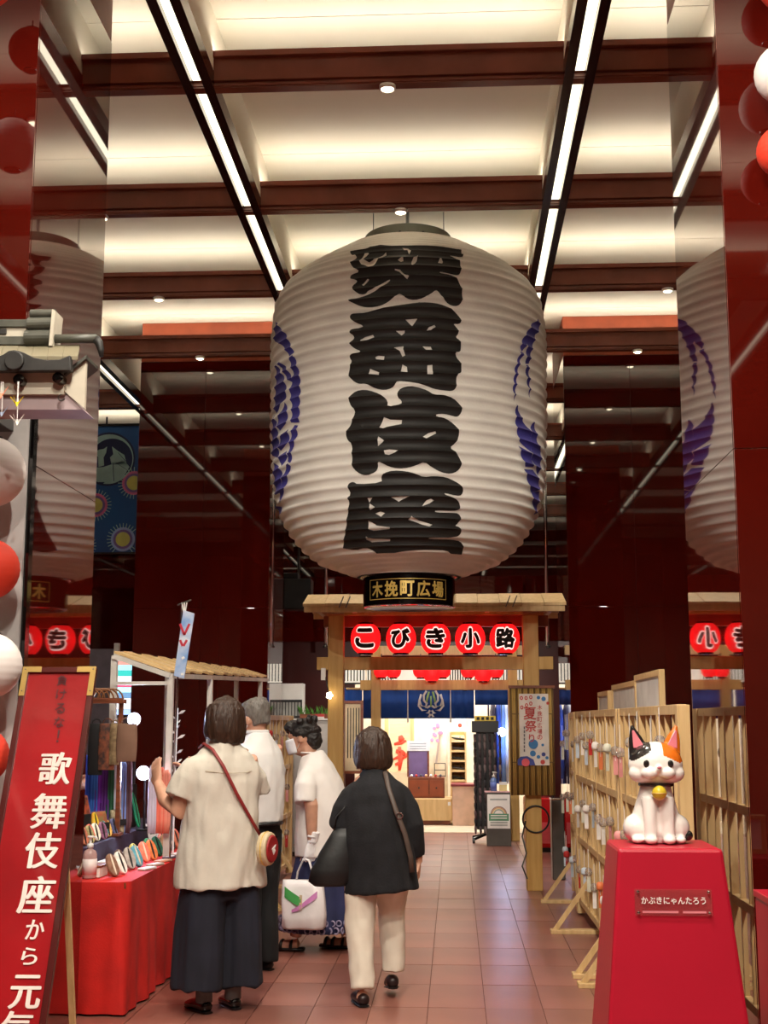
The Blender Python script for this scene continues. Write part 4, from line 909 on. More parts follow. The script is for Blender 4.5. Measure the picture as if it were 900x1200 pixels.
# transom lattice over the doorway
tr = thing('transom_lattice', 'white transom with thin black bars above the shop curtain', 'transom', (-.15, 17.2, 1.9))
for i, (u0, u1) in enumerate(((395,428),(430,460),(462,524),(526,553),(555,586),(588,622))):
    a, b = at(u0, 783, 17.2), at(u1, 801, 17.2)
    pn_ = box('white_panel', mat('glowing_white_panel', (240,236,226), .6, emit=(255,246,226), es=.35), tr, a.x, b.x, 17.19, 17.21, b.z, a.z+.06)  # the panels' lit look is a weak glow put into their material
    if i not in (2,):
        for j in range(9):
            x = a.x + (b.x-a.x)*(j+.5)/9; box('bar', M_black, pn_, x-.007, x+.007, 17.175, 17.188, b.z+.03, a.z+.06)
    box('sill', M_black, pn_, a.x, b.x, 17.17, 17.188, b.z-.01, b.z+.012)
box('header_board', M_kiosk, tr, at(395,783,17.2).x, at(622,783,17.2).x, 17.19, 17.3, at(500,783,17.2).z+.06, SZ)
# blue shop curtain
M_noren = mat('blue_cotton', (12,66,148), .8, var=.06, nscale=5, bump=.1, bscale=120)
NY = 17.12
nz1, nz0 = at(500, 808, NY).z, at(500, 842, NY).z
nor = thing('shop_curtain', 'short blue split doorway curtain with a white crest', 'curtain', (-.5, NY, nz0))
edges = [at(u, 825, NY).x for u in (392, 425, 478, 528, 556, 600, 626)]
MB().cyl((-1.42, NY, nz1+.01), (1.06, NY, nz1+.01), .014, n=10).build('rod', M_wood, nor)
for x in (-1.40, 1.04): box('bracket', M_black, nor, x-.01, x+.01, NY, 17.301, nz1-.02, nz1+.03)
for i, (a, b) in enumerate(zip(edges[:-1], edges[1:])):
    rows_ = []
    zlow = nz0 if i < 4 else nz1-.20
    for j in range(2):
        rows_.append([(a+.006+(b-a-.012)*t/16, NY+.012*math.sin(t*1.1+i)*(.3+j), nz1+.02 if j == 0 else zlow) for t in range(17)])
    o = MB().loft(rows_, cap=False, close=False).build('curtain_panel', M_noren, nor, smooth=True); o.modifiers.new('s','SOLIDIFY').thickness = .004
for e in edges[2:4]:
    MB().tube([(e, NY-.02, nz1), (e, NY-.025, nz0+.02), (e, NY-.02, nz0-.05)], [.006,.01,.012], 8).build('tassel', M_white, nor)
em = at(505, 824, NY-.04)
def stroke(pts, r, m, par, y): return MB().tube([(em.x+x*.0115, y, em.z-z*.0115) for x, z in pts], [(r, .002)]*len(pts) if not isinstance(r, list) else [(a, .002) for a in r], 8, ref=(1,0,0)).build('crest_stroke', m, par, smooth=True)
M_cw = mat('white_dye', (226,228,230), .7); M_cg = mat('green_dye', (150,190,120), .7)
for s in (-1, 1):
    for pts, m in (([(s*2,-13),(s*4,-6),(s*5,-1)], M_cg), ([(s*5,-14),(s*8,-9),(s*8,-3),(s*4,1)], M_cw), ([(s*11,-10),(s*13,-3),(s*11,3),(s*6,4),(s*5,1)], M_cw),
                   ([(s*13,-4),(s*14,3),(s*10,8),(s*5,8)], M_cw), ([(s*1,3),(s*4,5),(s*7,5)], M_cw), ([(s*1,8),(s*3,11),(s*6,11)], M_cw), ([(s*.5,12),(s*2,15),(s*4,15)], M_cw)):
        o = stroke(pts, .014, m, nor, NY-.035)
stroke([(0,-8),(0,0),(0,4)], .012, M_cg, nor, NY-.035)

# ---- furniture inside
cb = thing('shop_counter', 'low pale wooden display counter in the shop doorway', 'counter', (-.75, 19.1, .006))
c0, c1 = at(425, 936, 18.95), at(530, 964, 18.95)
box('body', M_wood, cb, c0.x, c1.x, 18.95, 19.6, .07, c0.z, bevel=.006); box('plinth', M_wood_dk, cb, c0.x+.03, c1.x-.03, 19.0, 19.55, .006, .07)
box('price_tag', M_white, cb, c1.x-.06, c1.x-.02, 18.945, 18.95, .28, .33)
ch = thing('wooden_chest', 'red brown wooden drawer chest on the pale shop counter', 'chest', (-.45, 19.3, c0.z+.001))
h0, h1 = at(478, 911, 19.1), at(521, 935, 19.1)
box('body', M_wood_dk, ch, h0.x, h1.x, 19.12, 19.5, c0.z+.001, h0.z, bevel=.004)
for a, b in ((.04,.56), (.6,.96)):
    d = box('drawer', mat('red_brown_wood', (136,66,34), .4), ch, h0.x+(h1.x-h0.x)*a, h0.x+(h1.x-h0.x)*b, 19.105, 19.12, c0.z+.03, h0.z-.04)
    MB().ball(((h0.x+(h1.x-h0.x)*(a+b)/2), 19.095, (c0.z+h0.z)/2), .012).build('knob', M_black, d)
pu = thing('purple_display', 'mauve display panel with a white header card on the drawer chest', 'display', (-.62, 19.3, h0.z+.001))
p0, p1 = at(478, 880, 19.3), at(502, 910, 19.3)
box('panel', mat('mauve_panel', (112,92,140), .5), pu, p0.x, p1.x, 19.28, 19.31, h0.z+.001, p0.z, bevel=.003)
hd = box('header_card', mat('header_white', (222,228,236), .5), pu, p0.x-.01, p1.x+.02, 19.27, 19.3, p0.z, p0.z+.14, bevel=.003)
for s in (-1, 1): box('side_rail', M_wood_dk, pu, (p0.x if s < 0 else p1.x)-.012, (p0.x if s < 0 else p1.x)+.012, 19.275, 19.315, h0.z+.001, p0.z)
for j in range(3): box('printed_line', mat('grey_print', (150,160,176), .5), hd, p0.x+.03, p1.x-.03, 19.268, 19.27, p0.z+.03+j*.035, p0.z+.04+j*.035)
random.seed(3)
for i in range(7):
    x = h0.x+.05+i*.07; c = [(230,226,220),(200,60,50),(60,60,80),(222,170,120)][i % 4]
    t = thing('small_trinket', '%s trinket on the front of the drawer chest, %s from the left' % (['white','red','navy','peach'][i % 4], ORD[i]), 'ornament', (x, 19.2, h0.z+.001), group='trinkets on the drawer chest')
    MB().ball((x, 19.18, h0.z+.022), .02, 10, 7).build('figure', mat('trinket_%d' % (i % 4), c, .5), t, smooth=True); MB().lathe([(.001,0),(.018,0),(.016,.006),(.001,.006)], (x, 19.18, h0.z+.001), 10).build('base', M_wood_dk, t)
g0, g1 = at(509, 895, 19.2), at(522, 911, 19.2)
bs = thing('wire_basket', 'small dark wire basket on the drawer chest', 'basket', ((g0.x+g1.x)/2, 19.35, h0.z+.001))
for x in (g0.x, g1.x):
    for y in (19.28, 19.42): MB().cyl((x,y,h0.z+.001), (x,y,g0.z), .005, n=6).build('upright', M_black, bs)
for z in (h0.z+.01, (h0.z+g0.z)/2, g0.z):
    for y in (19.28, 19.42): MB().cyl((g0.x,y,z), (g1.x,y,z), .004, n=6).build('wire', M_black, bs)
# hanging scroll with a red brush figure, cream cloths
sc = thing('hanging_scroll', 'cream hanging cloth with a red brush drawing inside the shop', 'scroll', (-1.05, 20.6, .8))
s0, s1 = at(457, 843, 20.6), at(481, 905, 20.6)
box('cloth', mat('cream_cloth', (228,206,170), .8, var=.04, stretch=(1,1,8)), sc, s0.x, s1.x, 20.58, 20.6, s1.z, s0.z+.1)
box('rod', M_wood_dk, sc, s0.x-.03, s1.x+.03, 20.575, 20.605, s0.z+.1, s0.z+.12)
for x in (s0.x+.05, s1.x-.05): MB().cyl((x,20.59,s0.z+.12), (x,20.59,SZ), .003, n=5).build('cord', M_black, sc)
mr = mat('red_brush', (224,72,52), .8)
for a, b, r_ in (((469,862),(469,870),.05),((462,872),(476,868),.03),((464,880),(475,884),.045),((468,875),(468,903),.04),((461,890),(470,884),.025),((472,889),(478,882),.025),((463,896),(470,893),.03)):
    MB().tube([at(*a, 20.57), (at(*a, 20.57)+at(*b, 20.57))/2+Vector((.02,0,0)), at(*b, 20.57)], [(r_*.6,.003),(r_,.003),(r_*.5,.003)], 10).build('brush_stroke', mr, sc, smooth=True)
hc = thing('hanging_cloth', 'grey-cream hanging cloth with a sprig print inside the shop', 'cloth', (-.3, 20.6, .6))
s0, s1 = at(484, 843, 20.6), at(525, 935, 20.6)
MB().loft([[(s0.x+(s1.x-s0.x)*t/12, 20.6+.015*math.sin(t), z) for t in range(13)] for z in (s1.z, s0.z+.1)], cap=False, close=False).build('cloth', mat('grey_cream_cloth', (206,196,178), .8), hc, smooth=True).modifiers.new('s','SOLIDIFY').thickness = .004
for x in (s0.x+.05, s1.x-.05): MB().cyl((x,20.6,s0.z+.1), (x,20.6,SZ), .003, n=5).build('cord', M_black, hc)
for i in range(9):
    p = at(511+random.uniform(-5,6), 855+random.uniform(-7,16), 20.56); MB().ball(p, .03, 8, 6, ry=.004).build('sprig', mat('sprig_pink', (196,130,170), .7), hc)
MB().bar(at(516,858,20.56), at(511,895,20.56), .03, .004, ref=(0,1,0)).build('sprig_stem', mat('sprig_grey', (150,136,130), .7), hc)
for u in (453, 483): tag(MB().box(at(u,900,20.4).x-.03, at(u,900,20.4).x+.03, 20.38, 20.44, .006, SZ).build('trim_%d' % (30 + (u > 470)), M_wood), 'thin wooden post inside the shop', kind='structure')
# slanted shoe shelves
sh = thing('shoe_shelf', 'tiered wooden shelf of dark sandals at the right of the shop', 'shelf', (.0, 19.6, .006))
k0, k1 = at(528, 858, 19.7), at(546, 918, 19.7)
box('back_panel', mat('orange_wood', (214,160,98), .5), sh, k0.x, k1.x, 19.98, 20.0, .006, k0.z)  # back panel tone is more orange than the pale wood sides
for s in (k0.x, k1.x): box('side', M_wood, sh, s-.012, s+.012, 19.65, 19.98, .006, k0.z)
for i in range(5):
    z = k0.z-.09-i*(k0.z-k1.z)/5.2
    MB().hexa([(k0.x+.013,19.66,z-.06),(k1.x-.013,19.66,z-.06),(k1.x-.013,19.98,z+.03),(k0.x+.013,19.98,z+.03),(k0.x+.013,19.66,z-.045),(k1.x-.013,19.66,z-.045),(k1.x-.013,19.98,z+.045),(k0.x+.013,19.98,z+.045)]).build('tier', M_wood, sh)
    t = thing('sandal', 'dark sandal on the shoe shelf, %s tier from the top' % ORD[i], 'sandal', ((k0.x+k1.x)/2, 19.74, z-.02), group='sandals on the shoe shelf')
    xm = (k0.x+k1.x)/2
    MB().tube([(xm-.09,19.72,z+.01),(xm-.03,19.74,z+.0),(xm+.04,19.74,z-.008),(xm+.09,19.72,z-.012)], [(.02,.012),(.03,.016),(.03,.016),(.02,.01)], 12, ref=(0,1,0)).build('sole', mat('grey_sandal', (64,60,62), .5) if i % 2 else M_black, t, smooth=True)
    MB().torus((xm+.03, 19.735, z+.005), .022, .006, 10, 6, axis='x', arc=(0, PI)).build('strap', M_black, t)
lc = thing('side_counter', 'pinkish beige counter block with a dark red top below the shoe shelf', 'counter', (.05, 18.9, .006))
k0, k1 = at(530, 919, 18.9), at(556, 962, 18.9)
box('body', mat('pink_beige', (206,170,146), .6), lc, k0.x, k1.x, 18.9, 19.4, .006, k0.z-.03, bevel=.004); box('top', mat('dark_red_top', (120,40,44), .4), lc, k0.x-.02, k1.x+.02, 18.88, 19.42, k0.z-.03, k0.z, bevel=.003)
wp = thing('wall_poster', 'pale blue small poster beside the shop curtain', 'poster', (.1, 20.0, 1.3)); a, b = at(532, 841, 20.0), at(546, 856, 20.0)
box('sheet', mat('pale_blue_sheet', (196,222,236), .5), wp, a.x, b.x, 19.99, 20.0, b.z, a.z); MB().ball(at(539,850,19.985), .03, 10, 6, ry=.003).build('red_mark', mr, wp); MB().cyl(((a.x+b.x)/2,19.995,a.z), ((a.x+b.x)/2,19.995,SZ), .004, n=6).build('cord', M_black, wp)

# dark spinner rack
KY = 16.25
r0, r1 = at(553, 845, KY), at(586, 975, KY)
sp = thing('spinner_rack', 'tall dark spinner rack of hanging straps on castors', 'rack', ((r0.x+r1.x)/2, KY+.17, 0))
cx = (r0.x+r1.x)/2
MB().cyl((cx,KY+.17,.1), (cx,KY+.17,r0.z+.05), .03, n=12).build('pole', M_black, sp)
box('frame', M_black, sp, r0.x+.05, r1.x-.05, KY+.06, KY+.28, .16, r0.z, bevel=.004)
box('top_crate', M_black, sp, r0.x, r1.x, KY, KY+.34, r0.z-.14, r0.z, bevel=.004)
for s in range(4):
    a = R(45+90*s); e = (cx+.22*math.cos(a), KY+.17+.22*math.sin(a), .05)
    MB().bar((cx,KY+.17,.1), e, .03, .03).build('foot', M_black, sp); MB().tube([(e[0]-.015,e[1],.028),(e[0]+.015,e[1],.028)], .028, 14).build('castor', M_black, sp)
yl = box('yellow_header', mat('yellow_card', (222,196,72), .5), sp, at(556,840,KY).x, at(581,840,KY).x, KY-.01, KY, r0.z+.0, at(556,839,KY).z, bevel=.002)
flat('header_marks', fill2d([rect(-.105+i*.058, -.07+i*.058, -.018, .018) for i in range(4)]), M_ink, yl, ((at(556,840,KY).x+at(581,840,KY).x)/2, KY-.012, (r0.z+at(556,839,KY).z)/2), (1,0,0), (0,0,1), (0,-1,0))
strap_me = {}
for k_, c in enumerate(((58,44,48),(34,30,36),(96,74,78),(120,104,104))):
    mb = MB().tube([(0,0,0),(0,-.012,-.03),(.004,-.014,-.07),(0,-.006,-.1)], [(.012,.006),(.016,.01),(.014,.008),(.006,.004)], 8); me = mb.mesh('strap'); me.materials.append(mat('strap_%d' % k_, c, .5)); strap_me[k_] = me
for i in range(13):
    z = r0.z-.16-i*.092
    for j in range(6):
        for ax in (0, 1):
            o = bpy.data.objects.new('hanging_strap', strap_me[random.choice((0,0,1,1,2,3))]); C.objects.link(o); o.parent = sp; o.matrix_parent_inverse = wm(sp).inverted()
            if ax == 0: o.location = (r0.x+.03+j*.062, KY+.055, z)
            else: o.location = (r0.x+.05, KY+.08+j*.04, z); o.rotation_euler = (0, 0, -PI/2)
# rainbow notice stand with pump bottle
QY = 15.9
n0, n1 = at(571, 931, QY), at(598, 971, QY)
ns = thing('notice_stand', 'grey stand with a white rainbow poster beside the spinner rack', 'stand', ((n0.x+n1.x)/2, QY+.1, 0))
box('body', mat('dark_grey_stand', (70,64,58), .5), ns, n0.x-.01, n1.x+.01, QY+.012, QY+.2, 0, n0.z+.02, bevel=.004)
ps = box('poster', M_white, ns, n0.x, n1.x, QY, QY+.01, n1.z, n0.z)
mc = Vector(((n0.x+n1.x)/2, QY-.002, n1.z+.16)); wdt = n1.x-n0.x
for i, c in enumerate(((150,120,110),(200,150,110),(220,200,150),(120,150,150))):
    ro = .10-i*.012
    arcp = [(ro*math.cos(PI*t/16), ro*math.sin(PI*t/16)) for t in range(17)]+[((ro-.011)*math.cos(PI*t/16), (ro-.011)*math.sin(PI*t/16)) for t in range(16,-1,-1)]
    flat('rainbow_band', fill2d([arcp]), mat('rainbow_%d' % i, c, .6), ps, mc, (1,0,0), (0,0,1), (0,-1,0), .001)
flat('green_band', fill2d([rect(-wdt*.44, wdt*.44, -.07, .012)]), mat('green_print', (86,140,106), .6), ps, mc, (1,0,0), (0,0,1), (0,-1,0), .002)
for zz in (.17, -.10, -.13): flat('print_line', fill2d([rect(-wdt*.38, wdt*.38, zz, zz+.018)]), mat('grey_print2', (160,164,160), .6), ps, mc, (1,0,0), (0,0,1), (0,-1,0), .002)
for zz in (-.015, -.045): flat('print_line', fill2d([rect(-wdt*.36, wdt*.36, zz, zz+.012)]), M_white, ps, mc, (1,0,0), (0,0,1), (0,-1,0), .003)
ty = thing('pink_tray', 'small pink tray on the rainbow notice stand', 'tray', ((n0.x+n1.x)/2, QY+.1, n0.z+.021))
box('tray', mat('pink_plastic', (226,176,180), .5), ty, n0.x-.03, n1.x, QY+.03, QY+.18, n0.z+.021, n0.z+.035, bevel=.004)
yb = thing('yellow_carton', 'small cream carton on the rainbow notice stand', 'carton', (n1.x-.07, QY+.1, n0.z+.036)); box('box', mat('cream_carton', (226,210,150), .5), yb, n1.x-.12, n1.x-.03, QY+.06, QY+.14, n0.z+.036, n0.z+.14, bevel=.003); box('lid_flap', M_white, yb, n1.x-.12, n1.x-.03, QY+.058, QY+.06, n0.z+.11, n0.z+.14)
pump((n0.x+.08, QY+.09, n0.z+.036), 'blue hand sanitizer pump bottle on the rainbow notice stand', mat('blue_clear_plastic', (120,150,214), .2, trans=.3), mat('blue_label', (96,120,196), .4), 1.05)
# garments with blue lamplight put into their colours, hung right of the rack
gm = thing('garment_rail', 'rail of blue and white lit cotton robes behind the spinner rack', 'clothes rail', (.75, 18.4, .006))
MB().cyl((at(570,822,18.4).x,18.4,1.76), (at(618,826,18.4).x,18.4,1.76), .015, n=10).build('rail', M_chrome, gm)
for u in (572, 617): MB().cyl((at(u,822,18.4).x,18.4,.006), (at(u,822,18.4).x,18.4,1.76), .015, n=10).build('upright', M_chrome, gm)
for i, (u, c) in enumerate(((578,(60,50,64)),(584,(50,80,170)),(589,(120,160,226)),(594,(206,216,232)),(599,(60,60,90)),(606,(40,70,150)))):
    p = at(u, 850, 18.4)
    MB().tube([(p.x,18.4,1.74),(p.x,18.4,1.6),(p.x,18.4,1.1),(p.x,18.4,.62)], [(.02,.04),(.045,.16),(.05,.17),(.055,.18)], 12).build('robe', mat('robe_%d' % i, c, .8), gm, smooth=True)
lamp_p = at(588, 858, 18.1); tag(MB().ball(lamp_p, .06, 14, 10).build('globe_lamp', mat('cool_bulb', (255,255,255), .4, emit=(190,210,255), es=9)), 'small cool white globe lamp in front of the robes', 'lamp'); MB().cyl(lamp_p, (lamp_p.x, 18.1, SZ), .005, n=6).build('cord', M_black, bpy.data.objects['globe_lamp'])
point((lamp_p.x, 18.0, lamp_p.z), 8, (.55,.65,1), .06)

# bamboo blind with the festival poster on the gate's right post
b0, b1 = at(597, 806, 11.72), at(651, 932, 11.72)
bb = thing('bamboo_blind', 'narrow bamboo blind hanging on the right gate post', 'blind', ((b0.x+b1.x)/2, 11.72, b1.z))
M_bam = mat('bamboo', (176,140,72), .5, rgb2=(196,160,92), nscale=10, stretch=(8,8,1))
kk = 22
for i in range(kk):
    x = b0.x + (b1.x-b0.x)*(i+.5)/kk; MB().cyl((x, 11.72, b1.z), (x, 11.72, b0.z), (b1.x-b0.x)/kk*.5, n=8).build('slat', M_bam if i % 3 else mat('bamboo_dark', (110,84,44), .5), bb, smooth=True)
box('top_bar', M_wood_dk, bb, b0.x-.01, b1.x+.01, 11.70, 11.745, b0.z-.005, b0.z+.02)
for f in (.3, .75): box('binding', mat('bind_thread', (120,96,60), .7), bb, b0.x, b1.x, 11.706, 11.708, b1.z+(b0.z-b1.z)*f, b1.z+(b0.z-b1.z)*f+.008)
fp = thing('festival_poster', 'white summer festival poster with red writing on the bamboo blind', 'poster', (.68, 11.69, 1.1))
f0, f1 = at(608, 813, 11.69), at(644, 897, 11.69)
sheet = box('sheet', mat('poster_paper', (220,212,204), .4), fp, f0.x, f1.x, 11.69, 11.694, f1.z, f0.z)
mred = mat('poster_red', (190,66,62), .6); mblu = mat('poster_blue', (58,120,176), .6); mnav = mat('poster_navy', (56,66,140), .6)
def pp(u, v): return at(u, v, 11.686)
X_, Z_, Nn = (1,0,0), (0,0,1), (0,-1,0)
for ch_, u, v, hpx, mm in (('夏',621,836,14,mred),('祭',622,851,13,mred),('り',623,865,9,mred)): flat('poster_character', glyphs(ch_, None, hpx*.0077, .012), mm, sheet, pp(u, v), X_, Z_, Nn, .001)
for i, ch_ in enumerate('木挽町広場の'): flat('poster_character', glyphs(ch_, None, .042, .004), mred, sheet, pp(632.5, 829+i*7), X_, Z_, Nn, .001)
for u, v in ((611,818),(616.5,818),(622,817),(611.5,829),(617,826.5),(622,824.5)): flat('poster_ring', fill2d([disc(.018, 18, .8), disc(.009, 18, .7)]), mred, sheet, pp(u, v), X_, Z_, Nn, .001)
for u, v, r_, mm in ((625,872,.042,mblu),(624.5,883,.026,mblu),(631,817.5,.016,mblu),(637,819,.02,mblu),(636,873,.012,mblu),(637,884,.018,mnav),(631,887,.016,mblu),(641,888,.014,mblu),(642,824,.014,mred),(636,893,.02,mred)): flat('poster_dot', fill2d([disc(r_, 18)]), mm, sheet, pp(u, v), X_, Z_, Nn, .001)
flat('poster_hill', fill2d([[(-.085,-.04),(.07,-.04),(.055,.01),(.0,.04),(-.06,.035),(-.085,.01)]]), mnav, sheet, pp(618,891.5), X_, Z_, Nn, .001); flat('poster_sun', fill2d([disc(.035,18)]), mat('poster_pink', (222,90,100), .6), sheet, pp(616,893.5), X_, Z_, Nn, .002)
for i in range(7): flat('poster_line', fill2d([rect(-.006,.006,-.012,.012)]), mat('grey_print3', (110,104,110), .6), sheet, pp(614.5, 853+i*4.4), X_, Z_, Nn, .001)
# red drinks style cabinet and a grey bollard behind the gate post
rc = thing('red_cabinet', 'glossy red cabinet standing behind the right gate post', 'cabinet', (.95, 15.2, 0))
v0, v1 = at(615, 935, 15.2), at(648, 988, 15.2)
box('body', mat('glossy_red', (206,28,34), .2, coat=.5), rc, v0.x, v1.x, 15.2, 15.6, .05, v0.z, bevel=.02); box('plinth', M_black, rc, v0.x+.02, v1.x-.02, 15.22, 15.58, 0, .05)
box('panel', mat('pale_red', (226,90,96), .3), rc, v0.x+.03, v1.x-.03, 15.195, 15.2, .1, v0.z*.55)
cbz = thing('coiled_cable', 'black coiled cable hanging on the right gate post', 'cable', (.7, 11.78, .6))
MB().torus((at(628,960,11.79).x, 11.785, at(628,960,11.79).z), .115, .008, 28, 6, axis='y').build('coil', M_black, cbz, smooth=True)
MB().tube([at(616,962,11.78), at(612,980,11.78), at(617,1000,11.75), at(612,1015,11.72), at(618,1030,11.7)], .007, 6).build('loose_end', M_black, cbz)
gb = thing('steel_bin', 'slim brushed steel bin between the gate post and lattice screen', 'bin', (.97, 12.6, 0)); w0, w1 = at(646, 938, 12.6), at(656, 1000, 12.6)
box('body', M_steel, gb, w0.x, w1.x+.05, 12.6, 12.8, 0, w0.z, bevel=.01); box('lid', M_chrome, gb, w0.x-.005, w1.x+.055, 12.595, 12.805, w0.z, w0.z+.02, bevel=.005)
ds = thing('lit_screen', 'small bright blue-white screen seen right of the bamboo blind', 'screen', (.95, 13.0, 1.3)); e0, e1 = at(644, 843, 13.0), at(649, 860, 13.0)
box('screen', mat('lit_screen', (200,230,255), .4, emit=(150,210,255), es=1.6), ds, e0.x, e1.x, 13.0, 13.02, e1.z, e0.z); box('casing', M_black, ds, e0.x-.01, e1.x+.01, 13.02, 13.05, e1.z-.01, e0.z+.01); MB().cyl(((e0.x+e1.x)/2,13.035,0), ((e0.x+e1.x)/2,13.035,e1.z), .012, n=8).build('stand', M_black, ds)

# ---- left of the gate: display shelf, speaker, wall bits
dsf = thing('display_shelf', 'low white display shelf with plants left of the gate', 'shelf', (-1.75, 14.7, 0))
d0, d1 = at(318, 842, 14.6), at(393, 842, 14.6)
box('body', mat('grey_white_shelf', (170,166,162), .5), dsf, d0.x, d1.x, 14.6, 15.0, .05, d0.z-.02, bevel=.004); box('top', M_white, dsf, d0.x-.01, d1.x+.01, 14.58, 15.02, d0.z-.02, d0.z, bevel=.003); box('plinth', M_black, dsf, d0.x+.03, d1.x-.03, 14.63, 14.97, 0, .05)
for i in range(3): box('door', mat('shelf_door', (190,186,182), .5), dsf, d0.x+.02+(d1.x-d0.x)/3*i, d0.x-.02+(d1.x-d0.x)/3*(i+1), 14.59, 14.6, .1, d0.z-.06, bevel=.003)
wb = thing('white_crate', 'white box standing on the display shelf left of the gate', 'box', (at(343,820,14.7).x, 14.7, d0.z+.001)); a, b = at(330, 801, 14.75), at(355, 840, 14.75)
box('box', M_white, wb, a.x, b.x, 14.75, 14.95, d0.z+.001, a.z, bevel=.004)
gr = box('black_grid', M_black, wb, a.x, b.x-.01, 14.735, 14.75, d0.z+.001, at(330,820,14.75).z)
for j in range(6): box('grid_cell', mat('grid_grey', (150,150,146), .6), gr, a.x+.02+j*.035, a.x+.045+j*.035, 14.732, 14.7349, d0.z+.03, at(330,823,14.75).z)
M_leaf = mat('grass_green', (70,130,40), .6, var=.25, nscale=20)
gp = thing('grass_planter', 'planter of bright green grass on the display shelf', 'plant', (at(368,838,14.68).x, 14.68, d0.z+.001)); a, b = at(352, 838, 14.7), at(388, 838, 14.7)
box('trough', M_wood_dk, gp, a.x, b.x, 14.64, 14.72, d0.z+.001, d0.z+.05)
random.seed(9)
for i in range(46):
    x = a.x+random.random()*(b.x-a.x); y = 14.65+random.random()*.06; h_ = random.uniform(.05,.11); dx = random.uniform(-.05,.05)
    MB().add([(x-.006,y,d0.z+.045),(x+.006,y,d0.z+.045),(x+dx*.5+.004,y,d0.z+.05+h_*.6),(x+dx,y-.01,d0.z+.05+h_)], [(0,1,2,3)]).build('blade', M_leaf, gp).modifiers.new('s','SOLIDIFY').thickness = .002
rb2 = thing('red_card_box', 'small red and white box beside the grass planter', 'box', (at(378,846,14.62).x, 14.62, d0.z+.001)); a = at(375,840,14.62); box('carton', mat('small_red', (196,60,60), .5), rb2, a.x-.05, a.x+.05, 14.585, 14.635, d0.z+.001, d0.z+.05); box('white_band', M_white, rb2, a.x-.05, a.x+.05, 14.583, 14.585, d0.z+.001, d0.z+.02)
bl_ = thing('bulb_cluster', 'cluster of small warm bulbs clipped to the left gate post', 'lamp', at(386,815,11.72)); c = at(386,815,11.72)
for i in range(5): MB().ball((c.x+.02*math.cos(i*1.26), c.y, c.z+.022*math.sin(i*1.26)), .012, 10, 7).build('bulb', mat('warm_bulb', (255,246,220), .4, emit=(255,236,196), es=9), bl_, smooth=True)
MB().tube([c, at(383,800,11.73), at(380,790,11.76)], .005, 6).build('cable', M_black, bl_); box('clip', M_white, bl_, at(379,785,11.76).x-.02, at(379,785,11.76).x+.02, 11.74, 11.78, at(379,797,11.76).z, at(379,783,11.76).z)
fb = thing('framed_notice', 'dark wood framed notice board leaning inside the gate passage', 'notice board', (at(406,860,14.2).x, 14.2, 0)); a, b = at(403, 823, 14.2), at(424, 905, 14.2)
box('sheet', mat('cream_notice', (206,186,150), .6), fb, a.x, b.x, 14.2, 14.21, b.z, a.z)
for x in (a.x, b.x): box('stile', M_wood_dk, fb, x-.015, x+.015, 14.185, 14.22, 0, a.z+.02)
for z in (b.z, a.z): box('crosspiece', M_wood_dk, fb, a.x+.015, b.x-.015, 14.185, 14.22, z-.015, z+.015)
for i in range(5): box('printed_line', M_ink, fb, a.x+.04+i*.03, a.x+.05+i*.03, 14.196, 14.2, b.z+.15, a.z-.06)
# black loudspeaker hung high between the columns
k0, k1 = at(332, 678, 15.2), at(364, 714, 15.2)
spk = thing('hanging_loudspeaker', 'black loudspeaker box hanging high at the left of the gate', 'speaker', ((k0.x+k1.x)/2, 15.3, k1.z))
box('cabinet', M_black, spk, k0.x, k1.x, 15.2, 15.5, k1.z, k0.z, bevel=.008); box('upper_box', M_black, spk, k0.x, k0.x+.17, 15.22, 15.48, k0.z, at(332,671,15.2).z, bevel=.006); box('grille', mat('grille', (24,24,26), .7, bump=.4, bscale=300), spk, k0.x+.02, k1.x-.02, 15.192, 15.2, k1.z+.02, k0.z-.02)
MB().cyl(((k0.x+k1.x)/2,15.35,k0.z), ((k0.x+k1.x)/2,15.35,ZP), .015, n=8).build('bracket_pole', M_black, spk)
for u, sd in ((382,'left'), (641,'right')):
    p = at(u, 700, 15.9); cp = thing('chrome_pipe', 'bright chrome pipe hanging from the ceiling beyond the gate, %s one' % sd, 'pipe', (p.x, 15.9, at(u,758,15.9).z))
    MB().cyl((p.x,15.9,at(u,758,15.9).z), (p.x,15.9,ZP), .022, n=14).build('tube', M_chrome, cp, smooth=True); MB().lathe([(.03,0),(.034,.02),(.022,.03)], (p.x,15.9,at(u,758,15.9).z-.01), 14).build('end_cap', M_steel, cp)
# glossy fascia panels over the shop front
for i, (x0, x1) in enumerate(((-3.4,-1.0),(-.96,.9),(.94,3.2))):
    tag(MB().box(x0, x1, 17.0, 17.06, SZ+.02, 3.35).build('trim_%d' % (40+i), M_col), 'polished dark red fascia panel above the shop front', kind='structure')
